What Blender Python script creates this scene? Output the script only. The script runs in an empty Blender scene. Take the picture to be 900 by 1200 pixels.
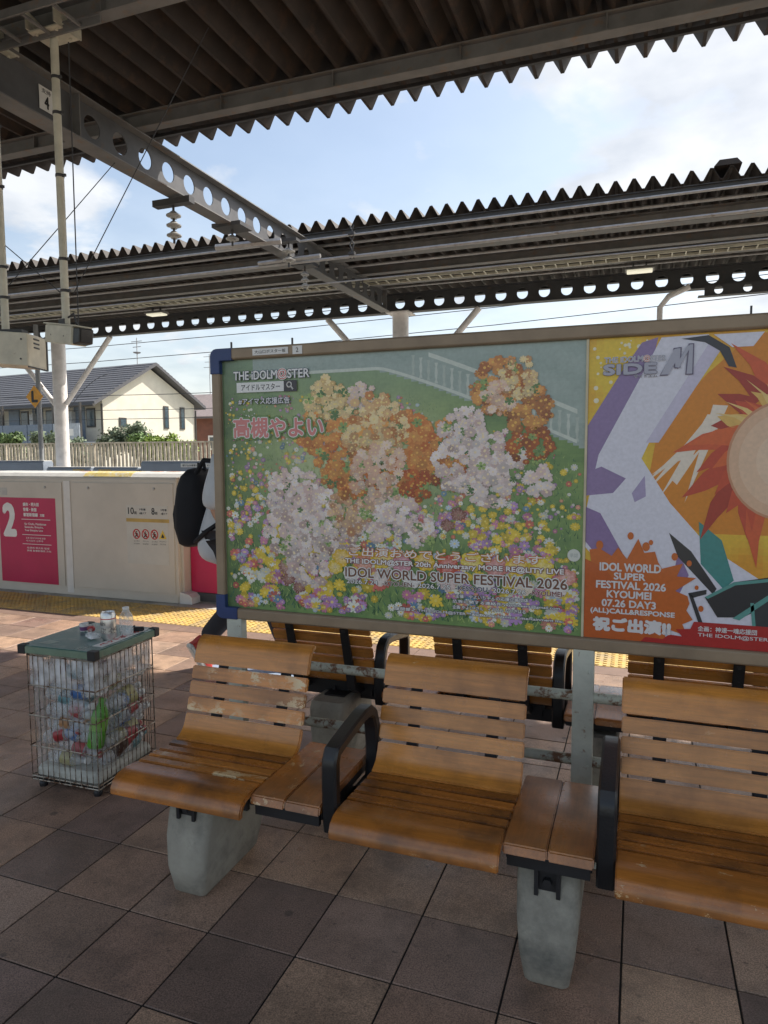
import bpy, bmesh, math, random
from mathutils import Vector, Matrix, noise as mnoise
SC = bpy.context.scene
COL = SC.collection
random.seed(7)
PI = math.pi

# ------------------------------------------------------------------ camera
cd = bpy.data.cameras.new('camera')
cam = bpy.data.objects.new('camera', cd); COL.objects.link(cam)
cd.sensor_fit = 'VERTICAL'; cd.sensor_height = 24.0
cd.lens = 24.0 * 807.28 / 1200.0
cd.clip_start = 0.05; cd.clip_end = 3000
R_ = (0.93817113, 0.34613764, -0.00486395)
D_ = (0.02487498, -0.08142217, -0.99636924)
F_ = (-0.34527693, 0.93464387, -0.08499810)
cam.matrix_world = Matrix(((R_[0], -D_[0], -F_[0], 0), (R_[1], -D_[1], -F_[1], 0), (R_[2], -D_[2], -F_[2], 1.469), (0, 0, 0, 1)))
SC.camera = cam

# ------------------------------------------------------------------ sky, sun, exposure
SUN = Vector((0.57, 0.61, 1.0)).normalized()
ELEV = math.asin(SUN.z); AZI = math.atan2(SUN.x, SUN.y)
w = bpy.data.worlds.new('World'); SC.world = w; w.use_nodes = True
nt = w.node_tree; N = nt.nodes; L = nt.links
N.clear()
wo = N.new('ShaderNodeOutputWorld'); bg = N.new('ShaderNodeBackground')
sky = N.new('ShaderNodeTexSky'); sky.sky_type = 'NISHITA'; sky.sun_disc = False
sky.sun_elevation = ELEV; sky.sun_rotation = AZI; sky.altitude = 0; sky.air_density = 1.0; sky.dust_density = 2.2; sky.ozone_density = 1.3
tc = N.new('ShaderNodeTexCoord'); sp = N.new('ShaderNodeSeparateXYZ')
L.new(tc.outputs['Generated'], sp.inputs[0])
zz = N.new('ShaderNodeMath'); zz.operation = 'MAXIMUM'; zz.inputs[1].default_value = 0.03; L.new(sp.outputs[2], zz.inputs[0])
za = N.new('ShaderNodeMath'); za.operation = 'ADD'; za.inputs[1].default_value = 0.18; L.new(zz.outputs[0], za.inputs[0])
vm = N.new('ShaderNodeVectorMath'); vm.operation = 'DIVIDE'
cb = N.new('ShaderNodeCombineXYZ'); [L.new(za.outputs[0], cb.inputs[i]) for i in range(3)]
L.new(tc.outputs['Generated'], vm.inputs[0]); L.new(cb.outputs[0], vm.inputs[1])
cn = N.new('ShaderNodeTexNoise'); cn.inputs['Scale'].default_value = 1.55; cn.inputs['Detail'].default_value = 7; cn.inputs['Roughness'].default_value = 0.55
cn.inputs['Distortion'].default_value = 0.25
mp = N.new('ShaderNodeMapping'); mp.inputs['Location'].default_value = (3.3, 1.2, 0.0); L.new(vm.outputs[0], mp.inputs[0]); L.new(mp.outputs[0], cn.inputs['Vector'])
cr = N.new('ShaderNodeValToRGB'); cr.color_ramp.elements[0].position = 0.53; cr.color_ramp.elements[1].position = 0.63
last = cn.outputs['Fac']
for dv_, lo_, amt_ in (((0.09, 0.925, 0.369), .962, .17), ((-0.665, 0.699, 0.263), .988, .14)):
    dp = N.new('ShaderNodeVectorMath'); dp.operation = 'DOT_PRODUCT'; dp.inputs[1].default_value = dv_; L.new(tc.outputs['Generated'], dp.inputs[0])
    dm = N.new('ShaderNodeMapRange'); dm.inputs['From Min'].default_value = lo_; dm.inputs['From Max'].default_value = 1.0; dm.inputs['To Max'].default_value = amt_; L.new(dp.outputs['Value'], dm.inputs[0])
    da = N.new('ShaderNodeMath'); da.operation = 'ADD'; L.new(last, da.inputs[0]); L.new(dm.outputs[0], da.inputs[1]); last = da.outputs[0]
L.new(last, cr.inputs[0])
hz = N.new('ShaderNodeMapRange'); hz.inputs['From Min'].default_value = 0.0; hz.inputs['From Max'].default_value = 0.38
hz.inputs['To Min'].default_value = 0.6; hz.inputs['To Max'].default_value = 0.10; L.new(sp.outputs[2], hz.inputs[0])
mxf = N.new('ShaderNodeMath'); mxf.operation = 'MAXIMUM'; mf2 = N.new('ShaderNodeMath'); mf2.operation = 'MULTIPLY'; mf2.inputs[1].default_value = 0.85
L.new(cr.outputs[0], mf2.inputs[0]); L.new(mf2.outputs[0], mxf.inputs[0]); L.new(hz.outputs[0], mxf.inputs[1])
mx = N.new('ShaderNodeMix'); mx.data_type = 'RGBA'; cs = N.new('ShaderNodeTexNoise'); cs.inputs['Scale'].default_value = 4.5; cs.inputs['Detail'].default_value = 6; L.new(mp.outputs[0], cs.inputs['Vector'])
ccr = N.new('ShaderNodeValToRGB'); ccr.color_ramp.elements[0].position = 0.35; ccr.color_ramp.elements[0].color = (3.3, 3.45, 3.7, 1); ccr.color_ramp.elements[1].position = 0.62; ccr.color_ramp.elements[1].color = (4.5, 4.55, 4.6, 1); L.new(cs.outputs['Fac'], ccr.inputs[0]); L.new(ccr.outputs[0], mx.inputs['B'])
L.new(mxf.outputs[0], mx.inputs['Factor']); wmul = N.new('ShaderNodeMix'); wmul.data_type = 'RGBA'; wmul.blend_type = 'MULTIPLY'; wmul.inputs['Factor'].default_value = 1; wmul.inputs['B'].default_value = (1.0, .96, .88, 1); L.new(sky.outputs[0], wmul.inputs['A']); L.new(wmul.outputs['Result'], mx.inputs['A'])
L.new(mx.outputs['Result'], bg.inputs[0]); bg.inputs[1].default_value = 0.090
L.new(bg.outputs[0], wo.inputs[0])
ld = bpy.data.lights.new('sun', 'SUN'); ld.energy = 2.75; ld.angle = math.radians(0.55); ld.color = (1.0, 0.95, 0.87)
sun = bpy.data.objects.new('sun', ld); COL.objects.link(sun)
sun.rotation_euler = (-SUN).to_track_quat('-Z', 'Y').to_euler(); sun.location = (10, 10, 30)
SC.view_settings.view_transform = 'Standard'; SC.view_settings.look = 'None'
SC.view_settings.exposure = 1.38; SC.view_settings.gamma = 1.0
SC.render.engine = 'CYCLES'; SC.cycles.max_bounces = 8; SC.cycles.diffuse_bounces = 4; SC.cycles.transparent_max_bounces = 16

# ------------------------------------------------------------------ materials
MATS = {}
def mat(name, col, rough=0.6, metal=0.0, var=0.12, scale=8.0, bump=0.0, bscale=60.0, col2=None, patch=None, coat=0.0, spec=0.5, rand=0.0, coord='Object', stretch=(1, 1, 1), rvar=0.12):
    """Noise-varied principled material. patch=(colour, scale, low, high) adds wear/rust/dirt patches."""
    if name in MATS: return MATS[name]
    m = bpy.data.materials.new(name); m.use_nodes = True; t = m.node_tree; n = t.nodes; l = t.links
    b = n['Principled BSDF']; b.inputs['Metallic'].default_value = metal; b.inputs['Specular IOR Level'].default_value = spec
    if coat: b.inputs['Coat Weight'].default_value = coat; b.inputs['Coat Roughness'].default_value = 0.12
    c = n.new('ShaderNodeTexCoord'); mpn = n.new('ShaderNodeMapping'); mpn.inputs['Scale'].default_value = stretch
    if coord == 'World':
        g = n.new('ShaderNodeNewGeometry'); l.new(g.outputs['Position'], mpn.inputs[0])
    else:
        oi0 = n.new('ShaderNodeObjectInfo'); mu = n.new('ShaderNodeMath'); mu.operation = 'MULTIPLY'; mu.inputs[1].default_value = 37.0
        l.new(oi0.outputs['Random'], mu.inputs[0]); va = n.new('ShaderNodeVectorMath'); va.operation = 'ADD'
        l.new(c.outputs[coord], va.inputs[0]); l.new(mu.outputs[0], va.inputs[1]); l.new(va.outputs[0], mpn.inputs[0])
    nz = n.new('ShaderNodeTexNoise'); nz.inputs['Scale'].default_value = scale; nz.inputs['Detail'].default_value = 6; nz.inputs['Roughness'].default_value = 0.6
    l.new(mpn.outputs[0], nz.inputs['Vector'])
    mixc = n.new('ShaderNodeMix'); mixc.data_type = 'RGBA'
    if col2 is None:
        a = [max(0, x * (1 - var * 1.6)) for x in col]; bb = [min(1, x * (1 + var * 1.6)) for x in col]
    else: a, bb = col, col2
    mixc.inputs['A'].default_value = (*a, 1); mixc.inputs['B'].default_value = (*bb, 1)
    mr = n.new('ShaderNodeMapRange'); mr.inputs['From Min'].default_value = 0.3; mr.inputs['From Max'].default_value = 0.7
    l.new(nz.outputs['Fac'], mr.inputs[0]); l.new(mr.outputs[0], mixc.inputs['Factor'])
    out = mixc.outputs['Result']
    if rand:
        oi = n.new('ShaderNodeObjectInfo'); r = n.new('ShaderNodeMapRange'); r.inputs['To Min'].default_value = 1 - rand; r.inputs['To Max'].default_value = 1 + rand
        l.new(oi.outputs['Random'], r.inputs[0]); m3 = n.new('ShaderNodeMix'); m3.data_type = 'RGBA'; m3.blend_type = 'MULTIPLY'; m3.inputs['Factor'].default_value = 1
        l.new(out, m3.inputs['A']); l.new(r.outputs[0], m3.inputs['B']); out = m3.outputs['Result']
    if patch:
        pc, ps, lo, hi = patch
        pn = n.new('ShaderNodeTexNoise'); pn.inputs['Scale'].default_value = ps; pn.inputs['Detail'].default_value = 8; pn.inputs['Roughness'].default_value = 0.7
        l.new(mpn.outputs[0], pn.inputs['Vector'])
        pr = n.new('ShaderNodeMapRange'); pr.inputs['From Min'].default_value = lo; pr.inputs['From Max'].default_value = hi; l.new(pn.outputs['Fac'], pr.inputs[0])
        m4 = n.new('ShaderNodeMix'); m4.data_type = 'RGBA'; m4.inputs['B'].default_value = (*pc, 1)
        l.new(pr.outputs[0], m4.inputs['Factor']); l.new(out, m4.inputs['A']); out = m4.outputs['Result']
    l.new(out, b.inputs['Base Color'])
    rr = n.new('ShaderNodeMapRange'); rr.inputs['To Min'].default_value = max(0.02, rough - rvar); rr.inputs['To Max'].default_value = min(1, rough + rvar)
    l.new(nz.outputs['Fac'], rr.inputs[0]); l.new(rr.outputs[0], b.inputs['Roughness'])
    if bump:
        bn = n.new('ShaderNodeTexNoise'); bn.inputs['Scale'].default_value = bscale; bn.inputs['Detail'].default_value = 4; l.new(mpn.outputs[0], bn.inputs['Vector'])
        bp = n.new('ShaderNodeBump'); bp.inputs['Strength'].default_value = bump; bp.inputs['Distance'].default_value = 0.004
        l.new(bn.outputs['Fac'], bp.inputs['Height']); l.new(bp.outputs[0], b.inputs['Normal'])
    MATS[name] = m; return m

def mat_floor(name, cols, dark, pitch=0.3, ox=-1.8118, oy=1.3925, gloss=True):
    """Quarry tile: one colour per 0.3 m cell, speckle, grime blotches and damp sheen."""
    m = bpy.data.materials.new(name); m.use_nodes = True; t = m.node_tree; n = t.nodes; l = t.links; b = n['Principled BSDF']
    g = n.new('ShaderNodeNewGeometry'); s = n.new('ShaderNodeVectorMath'); s.operation = 'SUBTRACT'; s.inputs[1].default_value = (ox, oy, 0)
    l.new(g.outputs['Position'], s.inputs[0]); d = n.new('ShaderNodeVectorMath'); d.operation = 'DIVIDE'; d.inputs[1].default_value = (pitch, pitch, 1)
    l.new(s.outputs[0], d.inputs[0]); f = n.new('ShaderNodeVectorMath'); f.operation = 'FLOOR'; l.new(d.outputs[0], f.inputs[0])
    fz = n.new('ShaderNodeVectorMath'); fz.operation = 'MULTIPLY'; fz.inputs[1].default_value = (1, 1, 0); l.new(f.outputs[0], fz.inputs[0])
    wn = n.new('ShaderNodeTexWhiteNoise'); wn.noise_dimensions = '3D'; l.new(fz.outputs[0], wn.inputs['Vector'])
    r = n.new('ShaderNodeValToRGB'); e = r.color_ramp.elements
    e[0].color = (*cols[0], 1); e[1].color = (*cols[-1], 1)
    for i, c in enumerate(cols[1:-1]): q = e.new((i + 1) / (len(cols) - 1)); q.color = (*c, 1)
    l.new(wn.outputs['Value'], r.inputs[0])
    def nz(sc, det, lo, hi, off=0):
        x = n.new('ShaderNodeTexNoise'); x.inputs['Scale'].default_value = sc; x.inputs['Detail'].default_value = det; x.inputs['Roughness'].default_value = 0.65
        o = n.new('ShaderNodeVectorMath'); o.operation = 'ADD'; o.inputs[1].default_value = (off, off, off); l.new(g.outputs['Position'], o.inputs[0]); l.new(o.outputs[0], x.inputs['Vector'])
        q = n.new('ShaderNodeMapRange'); q.inputs['From Min'].default_value = lo; q.inputs['From Max'].default_value = hi; l.new(x.outputs['Fac'], q.inputs[0]); return q
    sp1 = nz(230, 3, 0.38, 0.62); sp2 = nz(6.5, 9, 0.44, 0.66, 3); sp3 = nz(2.3, 3, 0.35, 0.7, 9); sp4 = nz(38, 5, 0.6, 0.72, 5)
    m1 = n.new('ShaderNodeMix'); m1.data_type = 'RGBA'; m1.blend_type = 'MULTIPLY'; m1.inputs['Factor'].default_value = 1
    rr = n.new('ShaderNodeMapRange'); rr.inputs['To Min'].default_value = 0.6; rr.inputs['To Max'].default_value = 1.36; l.new(sp1.outputs[0], rr.inputs[0])
    l.new(r.outputs[0], m1.inputs['A']); l.new(rr.outputs[0], m1.inputs['B'])
    m2 = n.new('ShaderNodeMix'); m2.data_type = 'RGBA'; m2.inputs['B'].default_value = (*dark, 1)
    ff = n.new('ShaderNodeMath'); ff.operation = 'MULTIPLY'; ff.inputs[1].default_value = 0.55; l.new(sp2.outputs[0], ff.inputs[0])
    l.new(ff.outputs[0], m2.inputs['Factor']); l.new(m1.outputs['Result'], m2.inputs['A'])
    m3 = n.new('ShaderNodeMix'); m3.data_type = 'RGBA'; m3.inputs['B'].default_value = (dark[0] * .5, dark[1] * .5, dark[2] * .5, 1)
    f3 = n.new('ShaderNodeMath'); f3.operation = 'MULTIPLY'; f3.inputs[1].default_value = 0.7; l.new(sp4.outputs[0], f3.inputs[0])
    l.new(f3.outputs[0], m3.inputs['Factor']); l.new(m2.outputs['Result'], m3.inputs['A'])
    vo = n.new('ShaderNodeTexVoronoi'); vo.inputs['Scale'].default_value = 4.2; l.new(g.outputs['Position'], vo.inputs['Vector'])
    vr = n.new('ShaderNodeMapRange'); vr.inputs['From Min'].default_value = 0.075; vr.inputs['From Max'].default_value = 0.055; l.new(vo.outputs['Distance'], vr.inputs[0])
    vs_ = n.new('ShaderNodeSeparateColor'); l.new(vo.outputs['Color'], vs_.inputs[0]); vg = n.new('ShaderNodeMath'); vg.operation = 'GREATER_THAN'; vg.inputs[1].default_value = 0.62; l.new(vs_.outputs[0], vg.inputs[0])
    vm_ = n.new('ShaderNodeMath'); vm_.operation = 'MULTIPLY'; l.new(vr.outputs[0], vm_.inputs[0]); l.new(vg.outputs[0], vm_.inputs[1]); vk = n.new('ShaderNodeMath'); vk.operation = 'MULTIPLY'; vk.inputs[1].default_value = 0.55; l.new(vm_.outputs[0], vk.inputs[0])
    m5 = n.new('ShaderNodeMix'); m5.data_type = 'RGBA'; m5.inputs['B'].default_value = (.05, .042, .036, 1); l.new(vk.outputs[0], m5.inputs['Factor']); l.new(m3.outputs['Result'], m5.inputs['A'])
    l.new(m5.outputs['Result'], b.inputs['Base Color'])
    rg = n.new('ShaderNodeMapRange'); rg.inputs['To Min'].default_value = 0.26 if gloss else 0.6; rg.inputs['To Max'].default_value = 0.7; l.new(sp3.outputs[0], rg.inputs[0])
    l.new(rg.outputs[0], b.inputs['Roughness'])
    bp = n.new('ShaderNodeBump'); bp.inputs['Strength'].default_value = 0.25; bp.inputs['Distance'].default_value = 0.002
    l.new(sp1.outputs[0], bp.inputs['Height']); l.new(bp.outputs[0], b.inputs['Normal'])
    MATS[name] = m; return m

def mat_wood(name, axis, base, dark, bare, wear=0.62, grime=0.7):
    """Varnished slat: grain along one axis, darkened grime and flakes where the varnish is gone."""
    m = bpy.data.materials.new(name); m.use_nodes = True; t = m.node_tree; n = t.nodes; l = t.links; b = n['Principled BSDF']
    c = n.new('ShaderNodeTexCoord'); oi = n.new('ShaderNodeObjectInfo'); mu = n.new('ShaderNodeMath'); mu.operation = 'MULTIPLY'; mu.inputs[1].default_value = 23.0
    l.new(oi.outputs['Random'], mu.inputs[0]); va = n.new('ShaderNodeVectorMath'); va.operation = 'ADD'; l.new(c.outputs['Object'], va.inputs[0]); l.new(mu.outputs[0], va.inputs[1])
    def nz(sc, st, det, rg, lo, hi, dist=0):
        mp_ = n.new('ShaderNodeMapping'); mp_.inputs['Scale'].default_value = st; l.new(va.outputs[0], mp_.inputs[0])
        x = n.new('ShaderNodeTexNoise'); x.inputs['Scale'].default_value = sc; x.inputs['Detail'].default_value = det; x.inputs['Roughness'].default_value = rg; x.inputs['Distortion'].default_value = dist
        l.new(mp_.outputs[0], x.inputs['Vector']); q = n.new('ShaderNodeMapRange'); q.inputs['From Min'].default_value = lo; q.inputs['From Max'].default_value = hi
        l.new(x.outputs['Fac'], q.inputs[0]); return q
    st = (0.07, 1, 1) if axis == 'x' else (1, 0.07, 1)
    gr = nz(95, st, 5, 0.7, 0.3, 0.7, 0.3); blot = nz(5.5, (1, 1, 1), 5, 0.6, 0.42, 0.7); fl = nz(26, (0.55, 1, 1) if axis == 'x' else (1, .55, 1), 9, 0.72, wear, wear + 0.02)
    reg = nz(4.2, (1, 1, 1), 2, 0.5, 0.46, 0.6)
    r = n.new('ShaderNodeMix'); r.data_type = 'RGBA'; r.inputs['A'].default_value = (*[x * .78 for x in base], 1); r.inputs['B'].default_value = (*[min(1, x * 1.2) for x in base], 1); l.new(gr.outputs[0], r.inputs['Factor'])
    rv = n.new('ShaderNodeMapRange'); rv.inputs['To Min'].default_value = 0.82; rv.inputs['To Max'].default_value = 1.16; l.new(oi.outputs['Random'], rv.inputs[0])
    m0 = n.new('ShaderNodeMix'); m0.data_type = 'RGBA'; m0.blend_type = 'MULTIPLY'; m0.inputs['Factor'].default_value = 1; l.new(r.outputs['Result'], m0.inputs['A']); l.new(rv.outputs[0], m0.inputs['B'])
    k = n.new('ShaderNodeMath'); k.operation = 'MULTIPLY'; k.inputs[1].default_value = grime; l.new(blot.outputs[0], k.inputs[0])
    m1 = n.new('ShaderNodeMix'); m1.data_type = 'RGBA'; m1.inputs['B'].default_value = (*dark, 1); l.new(k.outputs[0], m1.inputs['Factor']); l.new(m0.outputs['Result'], m1.inputs['A'])
    k3 = n.new('ShaderNodeMath'); k3.operation = 'MULTIPLY'; l.new(fl.outputs[0], k3.inputs[0]); l.new(reg.outputs[0], k3.inputs[1])
    k2 = k3
    m2 = n.new('ShaderNodeMix'); m2.data_type = 'RGBA'; m2.inputs['B'].default_value = (*bare, 1); l.new(k2.outputs[0], m2.inputs['Factor']); l.new(m1.outputs['Result'], m2.inputs['A'])
    l.new(m2.outputs['Result'], b.inputs['Base Color'])
    rg = n.new('ShaderNodeMapRange'); rg.inputs['To Min'].default_value = 0.24; rg.inputs['To Max'].default_value = 0.46; l.new(blot.outputs[0], rg.inputs[0]); l.new(rg.outputs[0], b.inputs['Roughness'])
    b.inputs['Coat Weight'].default_value = 0.5; b.inputs['Coat Roughness'].default_value = 0.2
    bp = n.new('ShaderNodeBump'); bp.inputs['Strength'].default_value = 0.12; bp.inputs['Distance'].default_value = 0.002; l.new(gr.outputs[0], bp.inputs['Height']); l.new(bp.outputs[0], b.inputs['Normal'])
    MATS[name] = m; return m

def mat_vcol(name, rough=0.35, coat=0.6):
    m = bpy.data.materials.new(name); m.use_nodes = True; n = m.node_tree.nodes; l = m.node_tree.links; b = n['Principled BSDF']
    a = n.new('ShaderNodeVertexColor'); a.layer_name = 'Col'
    nz = n.new('ShaderNodeTexNoise'); nz.inputs['Scale'].default_value = 90; c = n.new('ShaderNodeTexCoord'); l.new(c.outputs['Object'], nz.inputs['Vector'])
    r = n.new('ShaderNodeMapRange'); r.inputs['To Min'].default_value = 0.85; r.inputs['To Max'].default_value = 1.12; l.new(nz.outputs['Fac'], r.inputs[0])
    x = n.new('ShaderNodeMix'); x.data_type = 'RGBA'; x.blend_type = 'MULTIPLY'; x.inputs['Factor'].default_value = 1; l.new(a.outputs[0], x.inputs['A']); l.new(r.outputs[0], x.inputs['B'])
    l.new(x.outputs['Result'], b.inputs['Base Color']); b.inputs['Roughness'].default_value = rough; b.inputs['Coat Weight'].default_value = coat; b.inputs['Coat Roughness'].default_value = 0.08
    MATS[name] = m; return m

def mat_clear(name, col, alpha, rough=0.25, scale=20.0, var=0.25):
    """Thin plastic: part transparent, part glossy/milky, varied by noise."""
    m = bpy.data.materials.new(name); m.use_nodes = True; t = m.node_tree; n = t.nodes; l = t.links; b = n['Principled BSDF']
    b.inputs['Base Color'].default_value = (*col, 1); b.inputs['Roughness'].default_value = rough
    nz = n.new('ShaderNodeTexNoise'); nz.inputs['Scale'].default_value = scale; nz.inputs['Detail'].default_value = 5; c = n.new('ShaderNodeTexCoord'); l.new(c.outputs['Object'], nz.inputs['Vector'])
    mr = n.new('ShaderNodeMapRange'); mr.inputs['From Min'].default_value = .35; mr.inputs['From Max'].default_value = .65; mr.inputs['To Min'].default_value = max(0, alpha - var); mr.inputs['To Max'].default_value = min(1, alpha + var)
    l.new(nz.outputs['Fac'], mr.inputs[0]); l.new(mr.outputs[0], b.inputs['Alpha'])
    MATS[name] = m; return m

# ------------------------------------------------------------------ mesh helpers
class MB:
    def __init__(s): s.v = []; s.f = []; s.c = []; s.cur = None
    def face(s, pts):
        i = len(s.v); s.v += [tuple(p) for p in pts]; s.f.append(tuple(range(i, i + len(pts)))); s.c.append(s.cur)
    def add(s, vs, fs):
        i = len(s.v); s.v += [tuple(p) for p in vs]
        for f in fs: s.f.append(tuple(i + k for k in f)); s.c.append(s.cur)
        return s
    def box(s, x0, x1, y0, y1, z0, z1, M=None):
        vs = [(x, y, z) for z in (z0, z1) for y in (y0, y1) for x in (x0, x1)]
        if M is not None: vs = [M @ Vector(v) for v in vs]
        return s.add(vs, [(0, 2, 3, 1), (4, 5, 7, 6), (0, 1, 5, 4), (2, 6, 7, 3), (0, 4, 6, 2), (1, 3, 7, 5)])
    def cbox(s, c, d, M=None):
        return s.box(c[0] - d[0] / 2, c[0] + d[0] / 2, c[1] - d[1] / 2, c[1] + d[1] / 2, c[2] - d[2] / 2, c[2] + d[2] / 2, M)
    def prism(s, prof, axis, a, b, M=None):
        """prof: closed 2-D outline in the two other axes (in x,y,z order); extruded from a to b."""
        n = len(prof)
        def P(q, t):
            v = {'x': (t, q[0], q[1]), 'y': (q[0], t, q[1]), 'z': (q[0], q[1], t)}[axis]
            return M @ Vector(v) if M is not None else v
        vs = [P(q, a) for q in prof] + [P(q, b) for q in prof]
        fs = [(i, (i + 1) % n, n + (i + 1) % n, n + i) for i in range(n)] + [tuple(range(n))[::-1], tuple(range(n, 2 * n))]
        return s.add(vs, fs)
    def tube(s, path, r, seg=8, closed=False, caps=True):
        path = [Vector(p) for p in path]; n = len(path); rs = r if isinstance(r, (list, tuple)) else [r] * n
        rings = []; up = None
        for i in range(n):
            if closed: d = path[(i + 1) % n] - path[i - 1]
            else: d = path[min(i + 1, n - 1)] - path[max(i - 1, 0)]
            d = d.normalized() if d.length > 1e-9 else Vector((0, 0, 1))
            if up is None: up = Vector((0, 0, 1)) if abs(d.z) < 0.9 else Vector((1, 0, 0))
            a = d.cross(up).normalized(); up = a.cross(d).normalized()
            rings.append([path[i] + (a * math.cos(2 * PI * k / seg) + up * math.sin(2 * PI * k / seg)) * rs[i] for k in range(seg)])
        vs = [p for q in rings for p in q]; fs = []
        for i in range(n if closed else n - 1):
            j = (i + 1) % n
            for k in range(seg): k2 = (k + 1) % seg; fs.append((i * seg + k, i * seg + k2, j * seg + k2, j * seg + k))
        if caps and not closed: fs += [tuple(range(seg)), tuple(range((n - 1) * seg, n * seg))[::-1]]
        return s.add(vs, fs)
    def lathe(s, prof, c=(0, 0, 0), seg=16, M=None):
        vs = []; fs = []
        for (r, z) in prof:
            for k in range(seg):
                a = 2 * PI * k / seg; v = Vector((c[0] + r * math.cos(a), c[1] + r * math.sin(a), c[2] + z)); vs.append(M @ v if M is not None else v)
        for i in range(len(prof) - 1):
            for k in range(seg): k2 = (k + 1) % seg; fs.append((i * seg + k, i * seg + k2, (i + 1) * seg + k2, (i + 1) * seg + k))
        fs += [tuple(range(seg))[::-1], tuple(range((len(prof) - 1) * seg, len(prof) * seg))]
        return s.add(vs, fs)
    def mesh(s, name, m=None, smooth=False, bevel=0, bseg=1, angle=40):
        me = bpy.data.meshes.new(name); me.from_pydata(s.v, [], s.f)
        if any(c is not None for c in s.c):
            ca = me.color_attributes.new('Col', 'FLOAT_COLOR', 'CORNER'); dat = []
            for p, c in zip(me.polygons, s.c): dat += list((*(c or (1, 1, 1)), 1.0)) * p.loop_total
            ca.data.foreach_set('color', dat)
        if bevel or not any(c is not None for c in s.c):
            bm = bmesh.new(); bm.from_mesh(me)
            if len(bm.verts) < 60000: bmesh.ops.remove_doubles(bm, verts=bm.verts, dist=1e-5) if bevel or smooth else None
            bmesh.ops.recalc_face_normals(bm, faces=bm.faces)
            if bevel:
                es = [e for e in bm.edges if len(e.link_faces) == 2 and e.calc_face_angle(0) > math.radians(angle)]
                bmesh.ops.bevel(bm, geom=es, offset=bevel, segments=bseg, affect='EDGES', clamp_overlap=True)
            bm.to_mesh(me); bm.free()
        if smooth:
            me.polygons.foreach_set('use_smooth', [True] * len(me.polygons))
            try: me.set_sharp_from_angle(angle=math.radians(38))
            except Exception: pass
        if m is not None: me.materials.append(m)
        me.update(); return me
    def build(s, name, m, parent=None, loc=(0, 0, 0), rot=(0, 0, 0), **k):
        return link(name, s.mesh(name, m, **k), parent, loc, rot)
def link(name, data, parent=None, loc=(0, 0, 0), rot=(0, 0, 0)):
    o = bpy.data.objects.new(name, data); COL.objects.link(o); o.location = loc; o.rotation_euler = rot
    if parent is not None: o.parent = parent
    return o
def tag(o, label=None, cat=None, group=None, kind=None):
    if label: o['label'] = label
    if cat: o['category'] = cat
    if group: o['group'] = group
    if kind: o['kind'] = kind
    return o
def thing(name, label, cat, loc=(0, 0, 0), rz=0, group=None):
    return tag(link(name, None, None, loc, (0, 0, rz)), label, cat, group)
def kids(o): return [c for c in bpy.data.objects if c.parent == o]
def copy_tree(o, parent=None, loc=None, rot=None, label=None):
    c = o.copy(); COL.objects.link(c); c.parent = parent
    if loc is not None: c.location = loc
    if rot is not None: c.rotation_euler = rot
    if label: c['label'] = label
    for ch in kids(o): copy_tree(ch, c)
    return c
def struct(o): o['kind'] = 'structure'; return o
def holed_plate(mb, u0, zc, half, pitch, n, z0, z1, r, t, P, seg=16):
    """n square-ish cells of a web plate, each with a round hole; P(u, z, w) maps to space."""
    for i in range(n):
        a = u0 + i * pitch; b = a + pitch; c = (a + b) / 2
        for w_, sg in ((-t / 2, 1), (t / 2, -1)):
            for k in range(seg):
                t0 = 2 * PI * k / seg + PI / seg; t1 = 2 * PI * (k + 1) / seg + PI / seg
                def rim(th):
                    cx, cz = math.cos(th), math.sin(th)
                    s1 = (pitch / 2) / abs(cx) if abs(cx) > 1e-6 else 1e9
                    s2 = ((z1 - zc) / cz if cz > 0 else (z0 - zc) / cz) if abs(cz) > 1e-6 else 1e9
                    q = min(s1, s2); return (c + cx * q, zc + cz * q)
                p0 = (c + r * math.cos(t0), zc + r * math.sin(t0)); p1 = (c + r * math.cos(t1), zc + r * math.sin(t1))
                q0 = rim(t0); q1 = rim(t1)
                poly = [p0, p1, q1]
                for cn_ in ((a, z0), (b, z0), (a, z1), (b, z1)):
                    th = math.atan2(cn_[1] - zc, cn_[0] - c) % (2 * PI)
                    if t0 % (2 * PI) < th < t0 % (2 * PI) + 2 * PI / seg: poly.append(cn_)
                poly.append(q0)
                mb.face([P(u, z, w_) for u, z in poly])
        for k in range(seg):
            t0 = 2 * PI * k / seg + PI / seg; t1 = 2 * PI * (k + 1) / seg + PI / seg
            mb.face([P(c + r * math.cos(t0), zc + r * math.sin(t0), -t / 2), P(c + r * math.cos(t1), zc + r * math.sin(t1), -t / 2),
                     P(c + r * math.cos(t1), zc + r * math.sin(t1), t / 2), P(c + r * math.cos(t0), zc + r * math.sin(t0), t / 2)])
TXT_CACHE = {}
def text_mesh(s):
    if s not in TXT_CACHE:
        c = bpy.data.curves.new('lettering', 'FONT'); c.body = s; c.size = 1.0; c.resolution_u = 3
        o = bpy.data.objects.new('lettering', c); COL.objects.link(o)
        me = bpy.data.meshes.new_from_object(o)
        bpy.data.objects.remove(o); TXT_CACHE[s] = me
    return TXT_CACHE[s]
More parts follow.
